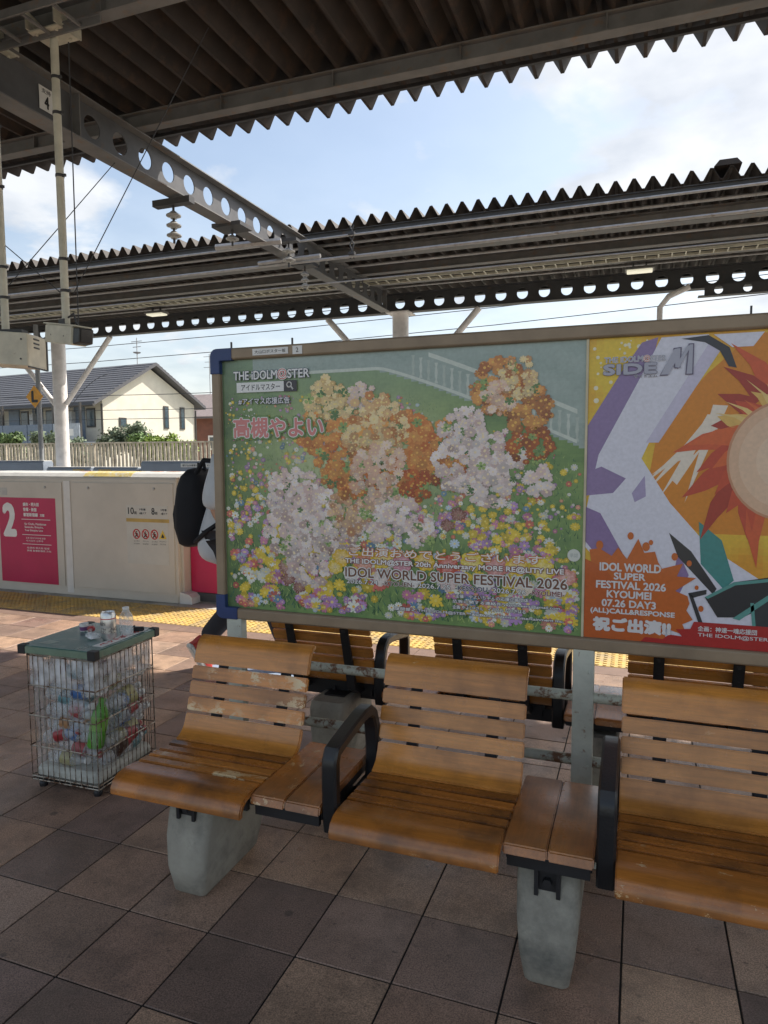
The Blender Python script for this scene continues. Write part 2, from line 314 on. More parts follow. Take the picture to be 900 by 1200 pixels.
def text(s, x0, x1, zc, h, y, m, parent=None, offset=0.0, tilt=0.0, name='lettering', M=None, italic=0.0):
    """Flat lettering in the XZ plane facing -Y, between x0 and x1, glyph height h, centred at zc; offset thickens the strokes."""
    src = text_mesh(s); co = [(v.co.x, v.co.y) for v in src.vertices]; fc = [tuple(p.vertices) for p in src.polygons]
    if not co: return None
    a, b = min(p[0] for p in co), max(p[0] for p in co); c, d = min(p[1] for p in co), max(p[1] for p in co)
    sx = (x1 - x0) / max(1e-6, b - a); sz = h / max(1e-6, d - c); r = offset * 1.25 * min(h * 1.1, max(sx, 1e-6))
    dirs = [(0, 0)] if offset <= 0 else [(math.cos(k * PI / 4) * r, math.sin(k * PI / 4) * r) for k in range(8)]
    vs = []; fs = []
    for k, (dx, dz) in enumerate(dirs):
        n0 = len(vs)
        for px, py in co:
            X = (px - (a + b) / 2) * sx + (py - c) * sz * italic + dx; Z = (py - (c + d) / 2) * sz + X * tilt + dz
            p = Vector(((x0 + x1) / 2 + X, y + k * 1.2e-5, zc + Z)); vs.append(M @ p if M is not None else p)
        fs += [tuple(n0 + q for q in f) for f in fc]
    me = bpy.data.meshes.new(name); me.from_pydata(vs, [], fs); me.materials.append(m); me.update()
    return link(name, me, parent)

# ------------------------------------------------------------------ material library
tile_m = mat_floor('quarry_tile', [(.60, .40, .26), (.36, .225, .16), (.56, .36, .235), (.20, .135, .11), (.50, .33, .22), (.26, .17, .14), (.62, .43, .30)], (.12, .085, .065))
grout_m = mat('grout', (.024, .021, .018), rough=.9, bump=.4, scale=30)
border_m = mat('border_tile', (.20, .13, .10), rough=.7, bump=.2)
yellow_m = mat('tactile_yellow', (.66, .44, .13), rough=.65, bump=.25, scale=14, var=.12, patch=((.34, .27, .17), 4, .42, .68), rand=.05)
conc_m = mat('concrete', (.36, .35, .32), rough=.85, bump=.5, bscale=90, scale=7, patch=((.17, .165, .15), 5, .52, .72))
sill_m = mat('edge_concrete', (.50, .47, .42), rough=.8, bump=.3, scale=5, patch=((.25, .23, .2), 4, .5, .7))
ballast_m = mat('ballast', (.34, .31, .28), rough=.95, bump=1.0, bscale=30, scale=20, coord='World', var=.3)
ground_m = mat('ground', (.34, .32, .27), rough=.95, bump=.4, scale=.4, coord='World', patch=((.10, .13, .06), .3, .5, .6))
rail_m = mat('rail_steel', (.30, .22, .17), rough=.45, metal=.8)
roof_m = mat('roof_steel', (.042, .032, .027), rough=.7, scale=3, var=.25, patch=((.085, .05, .032), 5, .52, .72), bump=.15)
steel_m = mat('painted_steel', (.19, .185, .18), rough=.6, scale=5, patch=((.26, .15, .08), 7, .55, .75), bump=.15)
dsteel_m = mat('dark_steel', (.06, .06, .063), rough=.55, scale=5, patch=((.15, .09, .06), 8, .58, .78))
cream_m = mat('cream_steel', (.62, .59, .48), rough=.5, scale=6, patch=((.30, .20, .12), 9, .64, .78))
col_m = mat('column_paint', (.74, .70, .67), rough=.5, scale=4, patch=((.4, .36, .32), 5, .62, .8))
pipe_m = mat('galvanised', (.42, .41, .40), rough=.45, metal=.5, scale=12, patch=((.2, .15, .11), 10, .58, .75))
wire_m = mat('wire', (.05, .05, .055), rough=.6)
porc_m = mat('porcelain', (.36, .35, .33), rough=.25)
wood_m = mat_wood('varnished_wood', 'x', (.62, .255, .050), (.14, .058, .020), (.72, .48, .24), wear=.65, grime=.55)
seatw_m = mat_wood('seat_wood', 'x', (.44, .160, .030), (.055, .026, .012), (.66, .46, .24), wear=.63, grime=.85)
wood_bare_m = mat_wood('worn_wood', 'x', (.60, .235, .044), (.12, .048, .018), (.78, .60, .34), wear=.515, grime=.55)
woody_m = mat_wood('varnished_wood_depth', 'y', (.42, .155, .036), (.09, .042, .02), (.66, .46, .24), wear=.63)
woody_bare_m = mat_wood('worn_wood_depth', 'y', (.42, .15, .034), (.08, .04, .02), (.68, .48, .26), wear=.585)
black_m = mat('black_cast_metal', (.012, .013, .015), rough=.34, bump=.15, bscale=120, rvar=.1, patch=((.05, .045, .04), 14, .66, .8))
bracket_m = mat('black_bracket', (.018, .018, .02), rough=.5)
ped_m = mat('pedestal_concrete', (.34, .32, .265), rough=.8, bump=.35, bscale=140, scale=9, patch=((.14, .138, .12), 5, .48, .72))
frame_m = mat('bronze_aluminium', (.30, .225, .15), rough=.5, metal=.1, scale=6, rvar=.06)
blue_m = mat('blue_plastic', (.025, .05, .16), rough=.4)
post_m = mat('pale_green_paint', (.54, .56, .48), rough=.5, scale=8, patch=((.24, .13, .06), 22, .60, .68), bump=.2)
rust_m = mat('rusted_pale_paint', (.52, .54, .44), rough=.6, scale=10, patch=((.18, .085, .04), 26, .50, .60), bump=.3)
door_m = mat('door_beige', (.60, .55, .47), rough=.42, scale=2.2, var=.05, rvar=.08)
doortop_m = mat('door_white', (.72, .70, .66), rough=.4, var=.05)
magenta_m = mat('magenta_film', (.50, .016, .085), rough=.35, scale=3, var=.06)
gold_m = mat('gold_film', (.50, .33, .08), rough=.4)
white_m = mat('white_print', (.78, .77, .74), rough=.5, var=.03)
blackp_m = mat('black_print', (.02, .02, .02), rough=.5)
redp_m = mat('red_print', (.60, .03, .03), rough=.45)
yelp_m = mat('yellow_print', (.75, .52, .05), rough=.45)
greydoor_m = mat('grey_door', (.27, .31, .37), rough=.45, var=.06, scale=2)

# ------------------------------------------------------------------ ground, tracks, platforms
gb = MB(); gb.face([(-600, -400, -1.35), (600, -400, -1.35), (600, 900, -1.35), (-600, 900, -1.35)])
struct(gb.build('ground', ground_m))
def trackbed(y0, y1):
    b = MB(); n = 60
    b.box(-60, 40, y0, y1, -1.34, -1.16)
    struct(b.build('track_bed', ballast_m))
trackbed(5.98, 12.58); trackbed(-12.0, -4.02)
for yc in (7.5, 11.2, -5.5):
    for s in (-.5335, .5335):
        b = MB(); y = yc + s; b.prism([(y - .065, -1.16), (y + .065, -1.16), (y + .065, -1.145), (y + .012, -1.13), (y + .012, -1.05), (y + .034, -1.045), (y + .034, -1.005), (y - .034, -1.005), (y - .034, -1.045), (y - .012, -1.05), (y - .012, -1.13), (y - .065, -1.145)], 'x', -60, 40)
        struct(b.build('rail', rail_m))
b = MB(); b.box(-40, 30, -4.0, 5.96, -1.34, -.0045); plat = struct(b.build('platform', grout_m))
b = MB(); b.box(-60, 40, 12.6, 17.9, -1.34, 0); struct(b.build('far_platform', conc_m))
PIT = .3; OX = -1.8118; OY = 1.3925
tb = MB(); h_ = .1470
tb.box(-h_, h_, -h_, h_, -.012, 0)
tile_me = tb.mesh('tile', tile_m, bevel=.0014)
rest = MB()
for j in range(-17, 11):
    for i in range(-60, 30):
        x = OX + PIT * (i + .5); y = OY + PIT * (j + .5)
        if y > 1.2 and -1.2 * y - .35 < x < .2 * y + .3:
            link('tile', tile_me, plat, (x, y, random.uniform(-.0012, 0)))
        elif x > -18 and x < 9:
            z = random.uniform(-.0012, 0); rest.box(x - h_, x + h_, y - h_, y + h_, z - .01, z)
o = rest.build('tile', tile_m, plat); o['kind'] = 'stuff'
# brown border course, tactile blocks, light edge course
b = MB()
for i in range(-60, 30): x = OX + PIT * i; b.box(x + .0025, x + .2975, 4.6955, 4.867, -.012, -.001)
o = b.build('border_tile', border_m, plat); o['kind'] = 'stuff'
b = MB(); b.box(-h_, h_, -h_, h_, -.012, .0005)
for a in range(6):
    for c in range(6):
        x = -.125 + a * .05; y = -.125 + c * .05
        b.prism([(x + .014 * math.cos(k * PI / 4), y + .014 * math.sin(k * PI / 4)) for k in range(8)], 'z', .0004, .0055)
tac_me = b.mesh('tactile_block', yellow_m)
for j in range(2):
    for i in range(-60, 30):
        x = OX + PIT * (i + .5)
        if -9 < x < 2.6: link('tactile_block', tac_me, plat, (x, 4.87 + .15 + j * .3, 0))
b = MB()
for j in range(2):
    for i in list(range(-60, -24)) + list(range(15, 30)):
        x = OX + PIT * (i + .5); b.box(x - h_, x + h_, 4.872 + j * .3, 5.167 + j * .3, -.012, .0005)
o = b.build('tactile_block', yellow_m, plat); o['kind'] = 'stuff'
b = MB()
for i in range(-30, 20):
    b.box(-1.8118 + i * .6 + .003, -1.8118 + i * .6 + .597, 5.475, 5.96, -.012, .001)
o = b.build('edge_slab', sill_m, plat); o['kind'] = 'stuff'
b = MB(); b.face([(-2.83, 3.865, .0035), (-2.10, 3.80, .0035), (-2.10, 4.65, .0035), (-2.60, 4.22, .0035)])  # flat blue-grey sheet with slanted edges, just above the tiles
o = b.build('floor_patch', mat('blue_grey_patch', (.24, .30, .40), rough=.6, bump=.2, patch=((.30, .25, .22), 9, .6, .75))); struct(o)

# ------------------------------------------------------------------ canopies
def folded_roof(x0, x1, y0, y1, z0, z1, pitch, slope=0.0, flat=.03):
    b = MB(); n = int((x1 - x0) / pitch); prof = []
    for i in range(n):
        x = x0 + i * pitch
        jz = random.uniform(-.004, .004); jx = random.uniform(-.004, .004)
        prof += [(x + jx, z0 + jz), (x + flat + jx, z0 + jz), (x + pitch / 2 - .008, z1 + random.uniform(-.004, .004)), (x + pitch / 2 + flat, z1 + random.uniform(-.004, .004))]
    t = .006
    for i in range(len(prof) - 1):
        (xa, za_), (xb, zb) = prof[i], prof[i + 1]
        P = lambda x, z, y, up: (x, y, z + slope * (y - y0) + up)
        b.face([P(xa, za_, y0, 0), P(xb, zb, y0, 0), P(xb, zb, y1, 0), P(xa, za_, y1, 0)])
        b.face([P(xa, za_, y0, t), P(xa, za_, y1, t), P(xb, zb, y1, t), P(xb, zb, y0, t)])
        for yy in (y0, y1): b.face([P(xa, za_, yy, 0), P(xb, zb, yy, 0), P(xb, zb, yy, t), P(xa, za_, yy, t)])
    return b
def ibeam_x(b, x0, x1, y, z0, z1, w_=.1, t=.008):
    b.box(x0, x1, y - w_ / 2, y + w_ / 2, z0, z0 + t); b.box(x0, x1, y - w_ / 2, y + w_ / 2, z1 - t, z1); b.box(x0, x1, y - .004, y + .004, z0 + t, z1 - t)
def bolts(b, pts, r=.012, axis='z', h=.012):
    for p in pts:
        pr = [(r * math.cos(k * PI / 3), r * math.sin(k * PI / 3)) for k in range(6)]
        if axis == 'z': b.prism([(p[0] + q[0], p[1] + q[1]) for q in pr], 'z', p[2] - h, p[2])
        elif axis == 'x': b.prism([(p[1] + q[0], p[2] + q[1]) for q in pr], 'x', p[0] - h, p[0] + h)
        else: b.prism([(p[0] + q[0], p[2] + q[1]) for q in pr], 'y', p[1] - h, p[1] + h)
near = thing('platform_canopy', 'dark folded steel canopy overhead with a jagged edge against the sky', 'canopy', (0, 0, 4.95))
NZ = -4.95
folded_roof(-16.188, 9.0, -1.0, 6.84, 4.95, 5.105, .2373).build('roof_sheet', roof_m, near, (0, 0, NZ))
for y in (6.08, 4.48, 2.7, .9, -.7):
    b = MB(); ibeam_x(b, -16, 8.8, y, 4.795, 4.949, .12, .010)
    for x in [k * 1.19 - 15.8 for k in range(21)]: b.box(x, x + .008, y - .055, y - .006, 4.806, 4.938)
    b.build('purlin', steel_m, near, (0, 0, NZ))
b = MB(); b.box(-16, 8.8, 6.50, 6.535, 4.915, 4.949); b.build('batten', dsteel_m, near, (0, 0, NZ))
b = MB()
for s in (-.075, .075): b.prism([(4.28 + s * 2 - .008, 4.72), (4.28 + s * 2 + .008, 4.72), (4.28 + s * 2 + .008, 4.78), (4.28 + s * 2 - .008, 4.78)], 'x', -9, -3.9)
for k in range(17): b.box(-8.9 + k * .3, -8.88 + k * .3, 4.138, 4.422, 4.73, 4.75)
b.build('cable_ladder', steel_m, near, (0, 0, NZ))

# cross beam spanning both tracks
cross = thing('overhead_beam', 'grey steel beam with round holes spanning the tracks between the two canopies', 'beam', (-5.0, 6, 4.38))
CB = (5.0, -6, -4.38)
wb = MB(); P = lambda u, z, w_: (-5.0 + w_, u, z)
holed_plate(wb, 5.31, 4.595, 0, .381, 22, 4.392, 4.778, .105, .012, P, 18)
wb.box(-5.006, -4.994, -1.0, 5.31, 4.392, 4.778)
wb.build('web', mat('beam_grey', (.10, .10, .105), rough=.55, scale=5, patch=((.16, .10, .06), 7, .6, .8)), cross, CB)
for n_, z in (('top_flange', 4.778), ('bottom_flange', 4.38)):
    b = MB(); b.box(-5.1, -4.9, -1.0, 13.7, z, z + .012); b.build(n_, steel_m, cross, CB)
b = MB()
for y in (.5, 2.2, 3.9, 5.25, 13.5): b.box(-5.095, -5.006, y, y + .01, 4.392, 4.778); b.box(-4.994, -4.905, y, y + .01, 4.392, 4.778)
b.build('stiffener', steel_m, cross, CB)
b = MB(); b.box(-4.988, -4.984, 4.87, 5.02, 4.49, 4.69); pl = b.build('number_plate', white_m, cross, CB)
Mx = Matrix.Translation((-4.982, 0, 0)) @ Matrix.Rotation(PI / 2, 4, 'Z')
text('支持', 4.895, 4.995, 4.655, .04, 0, blackp_m, pl, .01, M=Mx); text('4', 4.925, 4.97, 4.565, .10, 0, blackp_m, pl, .03, M=Mx)
b = MB(); b.tube([(-5.0, -.6, 0), (-5.0, -.6, 4.38)], .14, 20); b.build('column', col_m, cross, CB, smooth=True)

# far canopy
far = thing('far_platform_canopy', 'long dark folded steel canopy over the opposite platform on white columns', 'canopy', (0, 14, 0))
FO = (0, -14, 0)
folded_roof(-34.047, 14, 9.95, 15.0, 4.90, 5.045, .2313).build('roof_sheet', roof_m, far, FO)
b = MB(); b.prism([(.80, 5.06), (1.12, 5.06), (1.06, 5.13), (.86, 5.13)], 'y', 9.93, 10.6); b.build('ridge_cap', roof_m, far, FO)
def purl(y, z0, z1, w_, m):
    b = MB(); ibeam_x(b, -34, 14, y, z0, z1, w_, .012); b.build('purlin', m, far, FO)
purl(11.0, 4.72, 4.898, .20, steel_m); purl(12.15, 4.75, 4.898, .15, steel_m); purl(12.85, 4.72, 4.898, .15, steel_m); purl(10.06, 4.82, 4.898, .08, dsteel_m); purl(14.7, 4.80, 4.898, .12, dsteel_m)
b = MB(); P = lambda u, z, w_: (u, 14.0 + w_, z)
holed_plate(b, -33.9, 4.60, 0, .425, 112, 4.42, 4.78, .108, .014, P, 16)
b.build('web', dsteel_m, far, FO)
for z in (4.405, 4.78):
    b = MB(); b.box(-34, 14, 13.9, 14.1, z, z + .015); b.build('flange', dsteel_m, far, FO)
b = MB()
for yy in (12.45, 12.71): b.box(-34, 14, yy, yy + .018, 4.70, 4.745)
for k in range(230): x = -33.9 + k * .208; b.box(x, x + .02, 12.468, 12.71, 4.705, 4.72)
b.build('cable_tray', cream_m, far, FO)
b = MB()
for yy, zz_, r in ((10.5, 4.84, .025), (11.6, 4.78, .025), (13.5, 4.82, .02)): b.tube([(-34, yy, zz_), (14, yy, zz_)], r, 8)
b.build('conduit', pipe_m, far, FO)
for i, cx in enumerate((-23.4, -14.08, -4.78, 4.5)):
    b = MB(); r = .17
    b.tube([(cx, 14, -.0), (cx, 14, 4.40)], r, 24); cc = b.build('column', col_m, far, FO, smooth=True)
    for s in (-1, 1):
        b = MB(); b.tube([(cx + s * .19, 14, 2.78), (cx + s * 1.68, 14, 4.39)], .065, 10); b.build('brace', col_m, far, FO, smooth=True)
    b = MB(); b.box(cx - .25, cx + .25, 13.75, 14.25, 4.38, 4.404); b.build('cap_plate', col_m, far, FO)
# side branch frame at the right
b = MB(); P = lambda u, z, w_: (u, 13.5 + w_, z); holed_plate(b, 1.0, 4.27, 0, .45, 10, 4.18, 4.36, .07, .014, P, 12); b.box(.9, 5.5, 13.42, 13.58, 4.165, 4.18); b.build('lower_beam', dsteel_m, far, FO)
b = MB(); b.tube([(.28, 13.3, 3.2), (.28, 13.3, 4.0), (.42, 13.3, 4.18), (.75, 13.3, 4.32)], .05, 10); b.build('drain_pipe', col_m, far, FO, smooth=True)
# strip lamps under the far canopy
emi = bpy.data.materials.new('lamp_tube'); emi.use_nodes = True; eb = emi.node_tree.nodes['Principled BSDF']
eb.inputs['Base Color'].default_value = (.9, .88, .75, 1); eb.inputs['Emission Color'].default_value = (1, .95, .72, 1); eb.inputs['Emission Strength'].default_value = .2
for (x, lab) in ((-10.2, 'lit strip lamp hanging under the far canopy left of the big beam'), (-.07, 'lit strip lamp hanging under the far canopy above the right poster')):
    t = thing('canopy_lamp', lab, 'lamp', (x, 13.0, 4.6), 0, 'lamps under the far canopy')
    b = MB(); b.prism([(-.10, .05), (.10, .05), (.14, 0), (-.14, 0)], 'x', -.24, .24); b.build('housing', steel_m, t)
    b = MB(); b.box(-.21, .21, -.11, .11, -.035, -.002); b.build('diffuser', emi, t, bevel=.01)
    b = MB(); b.box(-.12, -.09, -.02, .02, .05, .22); b.box(.09, .12, -.02, .02, .05, .22); b.build('hanger', dsteel_m, t)

# ------------------------------------------------------------------ overhead line, insulators, wires
def wire(name, pts, r, m, lab, cat='wire', group=None, sag=0):
    P_ = []
    for a, c in zip(pts[:-1], pts[1:]):
        a = Vector(a); c = Vector(c)
        for k in range(9):
            t_ = k / 8; p = a.lerp(c, t_); p.z -= sag * 4 * t_ * (1 - t_); P_.append(p)
    P_.append(Vector(pts[-1])); Q = [P_[0]]
    for p in P_[1:]:
        if (p - Q[-1]).length > 1e-4: Q.append(p)
    b = MB(); b.tube(Q, r, 6); return tag(b.build(name, m), lab, cat, group)
wire('feeder_cable', [(-30, 9.2, 4.52), (12, 9.2, 4.56)], .017, pipe_m, 'upper pale cable strung in front of the far canopy', 'cable', None, .02)
wire('feeder_cable', [(-30, 9.2, 4.22), (12, 9.2, 4.27)], .022, pipe_m, 'thick lower pale cable strung in front of the far canopy', 'cable', None, .02)
wire('feeder_cable', [(-30, 9.9, 4.02), (12, 9.9, 4.12)], .010, pipe_m, 'thin cable just above the row of holes in the far beam', 'cable')
def insulator(x, y, ztop, n, lab, arm=None, big=1.0):
    t = thing('insulator', lab, 'insulator', (x, y, ztop), 0, 'insulators hung from the cross beam')
    b = MB(); b.tube([(0, 0, 0), (0, 0, -.09 - n * .11 * big)], .014, 8); b.build('rod', dsteel_m, t)
    for k in range(n):
        b = MB(); r = .085 * big; b.lathe([(.03, .04), (.045, .025), (r, 0), (r * .98, -.012), (.04, -.018), (.035, -.04)], (0, 0, -.11 - k * .11 * big), 14); b.build('disc', porc_m, t, smooth=True)
    if arm:
        b = MB(); b.cbox((0, 0, .03), arm); b.build('clamp_plate', dsteel_m, t)
insulator(-5.02, 6.75, 4.28, 3, 'stacked insulator hanging alone in the gap of sky left of the others', (.5, .10, .07))
insulator(-4.98, 7.9, 4.34, 1, 'single insulator disc tucked under the middle of the holed beam', (.42, .3, .05))
insulator(-4.70, 8.9, 4.42, 2, 'pale double insulator between the two tube ends under the beam', (.3, .12, .04), 1.1)
insulator(-4.95, 9.9, 4.36, 3, 'small dark insulator string hanging below the far end of the beam', (.35, .25, .05), .8)
wire('section_tube', [(-5.6, 8.45, 4.33), (-4.72, 8.72, 4.40)], .045, pipe_m, 'short thick grey tube under the beam beside the insulators', 'tube')
wire('section_tube', [(-5.35, 9.18, 4.27), (-4.35, 9.2, 4.29)], .032, pipe_m, 'long slim tube clamped on the lower cable under the beam', 'tube')
b = MB()
for s in (-.03, .03):
    b.tube([(-3.86 + s, 9.2, 4.66), (-3.86 - s, 9.2, 4.5), (-3.86 + s, 9.2, 4.4), (-3.86 - s, 9.2, 4.2)], .010, 6)
b.cbox((-3.86, 9.2, 4.54), (.09, .07, .04)); b.cbox((-3.86, 9.2, 4.27), (.09, .07, .04))
tag(b.build('cable_hanger', dsteel_m), 'twisted metal hanger linking the two cables right of the beam', 'hanger')
wire('stay_wire', [(-3.396, 5.1, 4.95), (-4.38, 4.54, 2.78)], .004, wire_m, 'thin stay wire slanting from the roof down to the camera pole')
wire('stay_wire', [(-4.36, 4.58, 4.9), (-4.36, 4.56, 2.52)], .005, wire_m, 'thin vertical cable running beside the camera pole')
wire('stay_wire', [(-5.08, 4.5, 3.25), (-4.42, 4.5, 2.75)], .004, wire_m, 'thin wire tied between the two hanging poles')
wire('stay_wire', [(-5.0, 5.8, 4.38), (-5.06, 4.52, 2.9)], .004, wire_m, 'thin wire slanting from the holed beam to the monitor pole')

# hanging poles with camera and monitor box
def pole(x, y, zb, lab):
    t = thing('hanging_pole', lab, 'pole', (x, y, 4.795), 0, 'poles hanging from the near canopy')
    b = MB(); b.tube([(0, 0, -.03), (0, 0, zb - 4.795)], .031, 14); b.build('tube', cream_m, t, smooth=True)
    b = MB(); b.box(-.15, .15, -.11, .11, -.04, -.028); bolts(b, [(-.1, -.07, -.04), (.1, -.07, -.04), (.1, .07, -.04), (-.1, .07, -.04)]); b.build('base_plate', cream_m, t)
    for s in (-1, 1):
        b = MB(); b.prism([(-.14, -.028), (.14, -.028), (.14, .05), (-.14, .12)], 'x', s * .14 - .005, s * .14 + .005); bolts(b, [(s * .14, -.06, .02), (s * .14, .06, .02)], .014, 'x'); b.build('side_plate', cream_m, t)
    for z in (-.35, -.62, -1.1, -1.75, -2.0): b = MB(); b.lathe([(.034, -.012), (.036, 0), (.034, .012)], (0, 0, z), 12); b.cbox((.045, 0, z), (.03, .015, .02)); b.build('clamp', dsteel_m, t)
    return t
pole(-4.41, 4.48, 2.53, 'cream pole that carries the surveillance camera')
pole(-5.07, 4.48, 2.50, 'cream pole at the left edge that carries the monitor box')
cam_t = thing('surveillance_camera', 'beige surveillance camera with a black lens end hanging beside the white column', 'camera', (-4.42, 4.48, 2.45), math.radians(-14))
Mc = Matrix.Rotation(math.radians(9), 4, 'Y')
b = MB(); b.box(-.19, .20, -.07, .07, -.080, .065, Mc); b.build('housing', cream_m, cam_t, bevel=.008, bseg=2)
b = MB(); b.box(-.20, .24, -.078, .078, .067, .077, Mc); b.build('sun_shield', cream_m, cam_t)
b = MB(); b.prism([(.202, -.074), (.29, -.055), (.29, .058), (.202, .058)], 'y', -.062, .062, Mc); b.build('hood', mat('black_plastic', (.015, .015, .017), rough=.35), cam_t, bevel=.006)
b = MB(); b.box(.291, .296, -.05, .05, -.05, .05, Mc); b.build('glass', mat('lens_glass', (.02, .015, .012), rough=.08, coat=1), cam_t)
b = MB(); b.box(-.05, .03, -.03, .03, .072, .12); b.tube([(.02, 0, .12), (.09, .02, .16), (.12, .02, .09), (.14, .03, .05)], .008, 8); bolts(b, [(-.1, -.066, 0), (.08, -.066, -.03)], .008, 'y', .004); b.build('bracket', dsteel_m, cam_t)
mon = thing('monitor_box', 'beige metal monitor box with louvred side hanging at the left edge', 'monitor box', (-4.99, 4.48, 2.36), math.radians(20))
b = MB(); b.prism([(-.20, -.13), (.20, -.16), (.20, .11), (-.20, .14)], 'y', -.16, .16); b.build('case', cream_m, mon, bevel=.006)
b = MB()
for k in range(3): b.box(.1995, .205, -.06, .03, .0 + k * .035, .012 + k * .035)
b.build('louvre', dsteel_m, mon)
b = MB(); b.box(.2, .206, .150, .17, -.165, .115); b.box(.2, .206, -.17, .15, -.170, -.158); b.build('front_frame', dsteel_m, mon)
b = MB(); b.box(-.1, .1, -.05, .05, .125, .16); bolts(b, [(-.15, -.162, .08), (.15, -.162, .06), (-.15, -.162, -.08), (.14, -.162, -.1)], .008, 'y', .004); b.build('bracket', dsteel_m, mon)

# ------------------------------------------------------------------ benches
def slat_mesh(name, pts, t, width, m, bev=.004):
    """A moulded slat: centre line pts in (y, z), thickness t, extruded along x from 0 to width."""
    n = len(pts); up = []; dn = []
    for i in range(n):
        a = Vector(pts[max(0, i - 1)]); c = Vector(pts[min(n - 1, i + 1)]); d = (c - a).normalized(); nrm = Vector((-d.y, d.x))
        p = Vector(pts[i]); up.append(p + nrm * t / 2); dn.append(p - nrm * t / 2)
    b = MB(); b.prism([tuple(q) for q in up] + [tuple(q) for q in dn[::-1]], 'x', 0, width)
    return b.mesh(name, m, bevel=bev, bseg=2, smooth=True, angle=50)
Y0 = 1.98
def rel(p): return [(y - Y0, z) for y, z in p]
SW = .49
seat_profiles = [
    ('nose', rel([(1.722, .366), (1.722, .385), (1.732, .403), (1.752, .415), (1.785, .419), (1.838, .417)])),
    ('s', rel([(1.850, .4165), (1.892, .414)])), ('s', rel([(1.904, .4135), (1.946, .411)])), ('s', rel([(1.958, .4105), (2.000, .409)])), ('s', rel([(2.012, .409), (2.047, .410)])),
    ('f', rel([(2.058, .411), (2.080, .419), (2.101, .434), (2.118, .460), (2.129, .491)])),
    ('b', rel([(2.133, .501), (2.148, .548)])), ('b', rel([(2.151, .557), (2.166, .604)])), ('b', rel([(2.169, .613), (2.185, .659)])),
    ('t', rel([(2.188, .668), (2.203, .712), (2.216, .738), (2.232, .752), (2.252, .757)]))]
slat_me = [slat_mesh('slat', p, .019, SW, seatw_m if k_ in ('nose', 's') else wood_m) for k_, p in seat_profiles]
slat_worn = []
for me in slat_me: q = me.copy(); q.materials[0] = wood_bare_m; slat_worn.append(q)
def bracket_mesh():
    b = MB(); back = rel([(1.80, .385), (1.95, .385), (2.06, .387), (2.13, .42), (2.155, .49), (2.228, .70), (2.236, .698), (2.172, .48), (2.15, .40), (2.09, .365), (1.95, .36), (1.80, .362)])
    for x in (.11, .38):
        b.prism(back, 'x', x - .019, x + .019)
        for (y, z) in ((2.176, .525), (2.195, .58), (2.213, .635), (2.232, .69)):
            b.prism([(x + .008 * math.cos(k * PI / 3), z + .008 * math.sin(k * PI / 3)) for k in range(6)], 'y', y - Y0 - .015, y - Y0 + .004)
    for y in (1.83, 1.87, 1.92, 1.98, 2.03):
        for x in (.06, .25, .44): b.box(x - .008, x + .008, y - Y0 - .008, y - Y0 + .008, .335, .4)
    b.box(.04, .45, 1.865 - Y0, 1.885 - Y0, .372, .398); b.box(.04, .45, 2.03 - Y0, 2.05 - Y0, .372, .398)
    return b.mesh('seat', bracket_m)
seat_me = bracket_mesh()
b = MB(); b.prism([(1.765 - Y0, .395), (1.775 - Y0, .421), (1.80 - Y0, .425), (2.18 - Y0, .425), (2.195 - Y0, .420), (2.20 - Y0, .395)], 'x', 0, .117)
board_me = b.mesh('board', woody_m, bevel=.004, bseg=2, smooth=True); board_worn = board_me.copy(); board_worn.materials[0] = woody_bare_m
b = MB(); b.box(.006, .232, 1.80 - Y0, 2.17 - Y0, .368, .394); b.box(.01, .228, 1.785 - Y0, 1.80 - Y0, .355, .394); table_me = b.mesh('side_table', bracket_m)
# armrest loop
def arm_mesh():
    path = [(1.80, .345), (1.792, .42), (1.790, .50), (1.792, .560), (1.806, .585), (1.85, .594), (1.93, .606), (2.02, .618), (2.075, .616), (2.108, .595), (2.128, .55), (2.140, .48), (2.140, .40), (2.125, .345)]
    P_ = []
    for i in range(len(path) - 1):
        for k in range(3):
            t_ = k / 3; P_.append((path[i][0] + (path[i + 1][0] - path[i][0]) * t_, path[i][1] + (path[i + 1][1] - path[i][1]) * t_))
    P_.append(path[-1]); n = len(P_); sec = [(-.024, -.012), (-.018, -.019), (.018, -.019), (.024, -.012), (.024, .012), (.018, .019), (-.018, .019), (-.024, .012)]
    vs = []; fs = []
    for i in range(n):
        a = Vector(P_[max(0, i - 1)]); c = Vector(P_[min(n - 1, i + 1)]); d = (c - a).normalized(); nr = Vector((-d.y, d.x))
        for (sx, sn) in sec: q = Vector(P_[i]) + nr * sn; vs.append((sx, q.x - Y0, q.y))
    for i in range(n - 1):
        for k in range(8): k2 = (k + 1) % 8; fs.append((i * 8 + k, i * 8 + k2, (i + 1) * 8 + k2, (i + 1) * 8 + k))
    fs += [tuple(range(8)), tuple(range((n - 1) * 8, n * 8))[::-1]]
    b = MB(); b.add(vs, fs); b.box(-.022, .022, 1.80 - Y0, 2.13 - Y0, .335, .372)
    return b.mesh('armrest', black_m, smooth=True)
arm_me = arm_mesh()
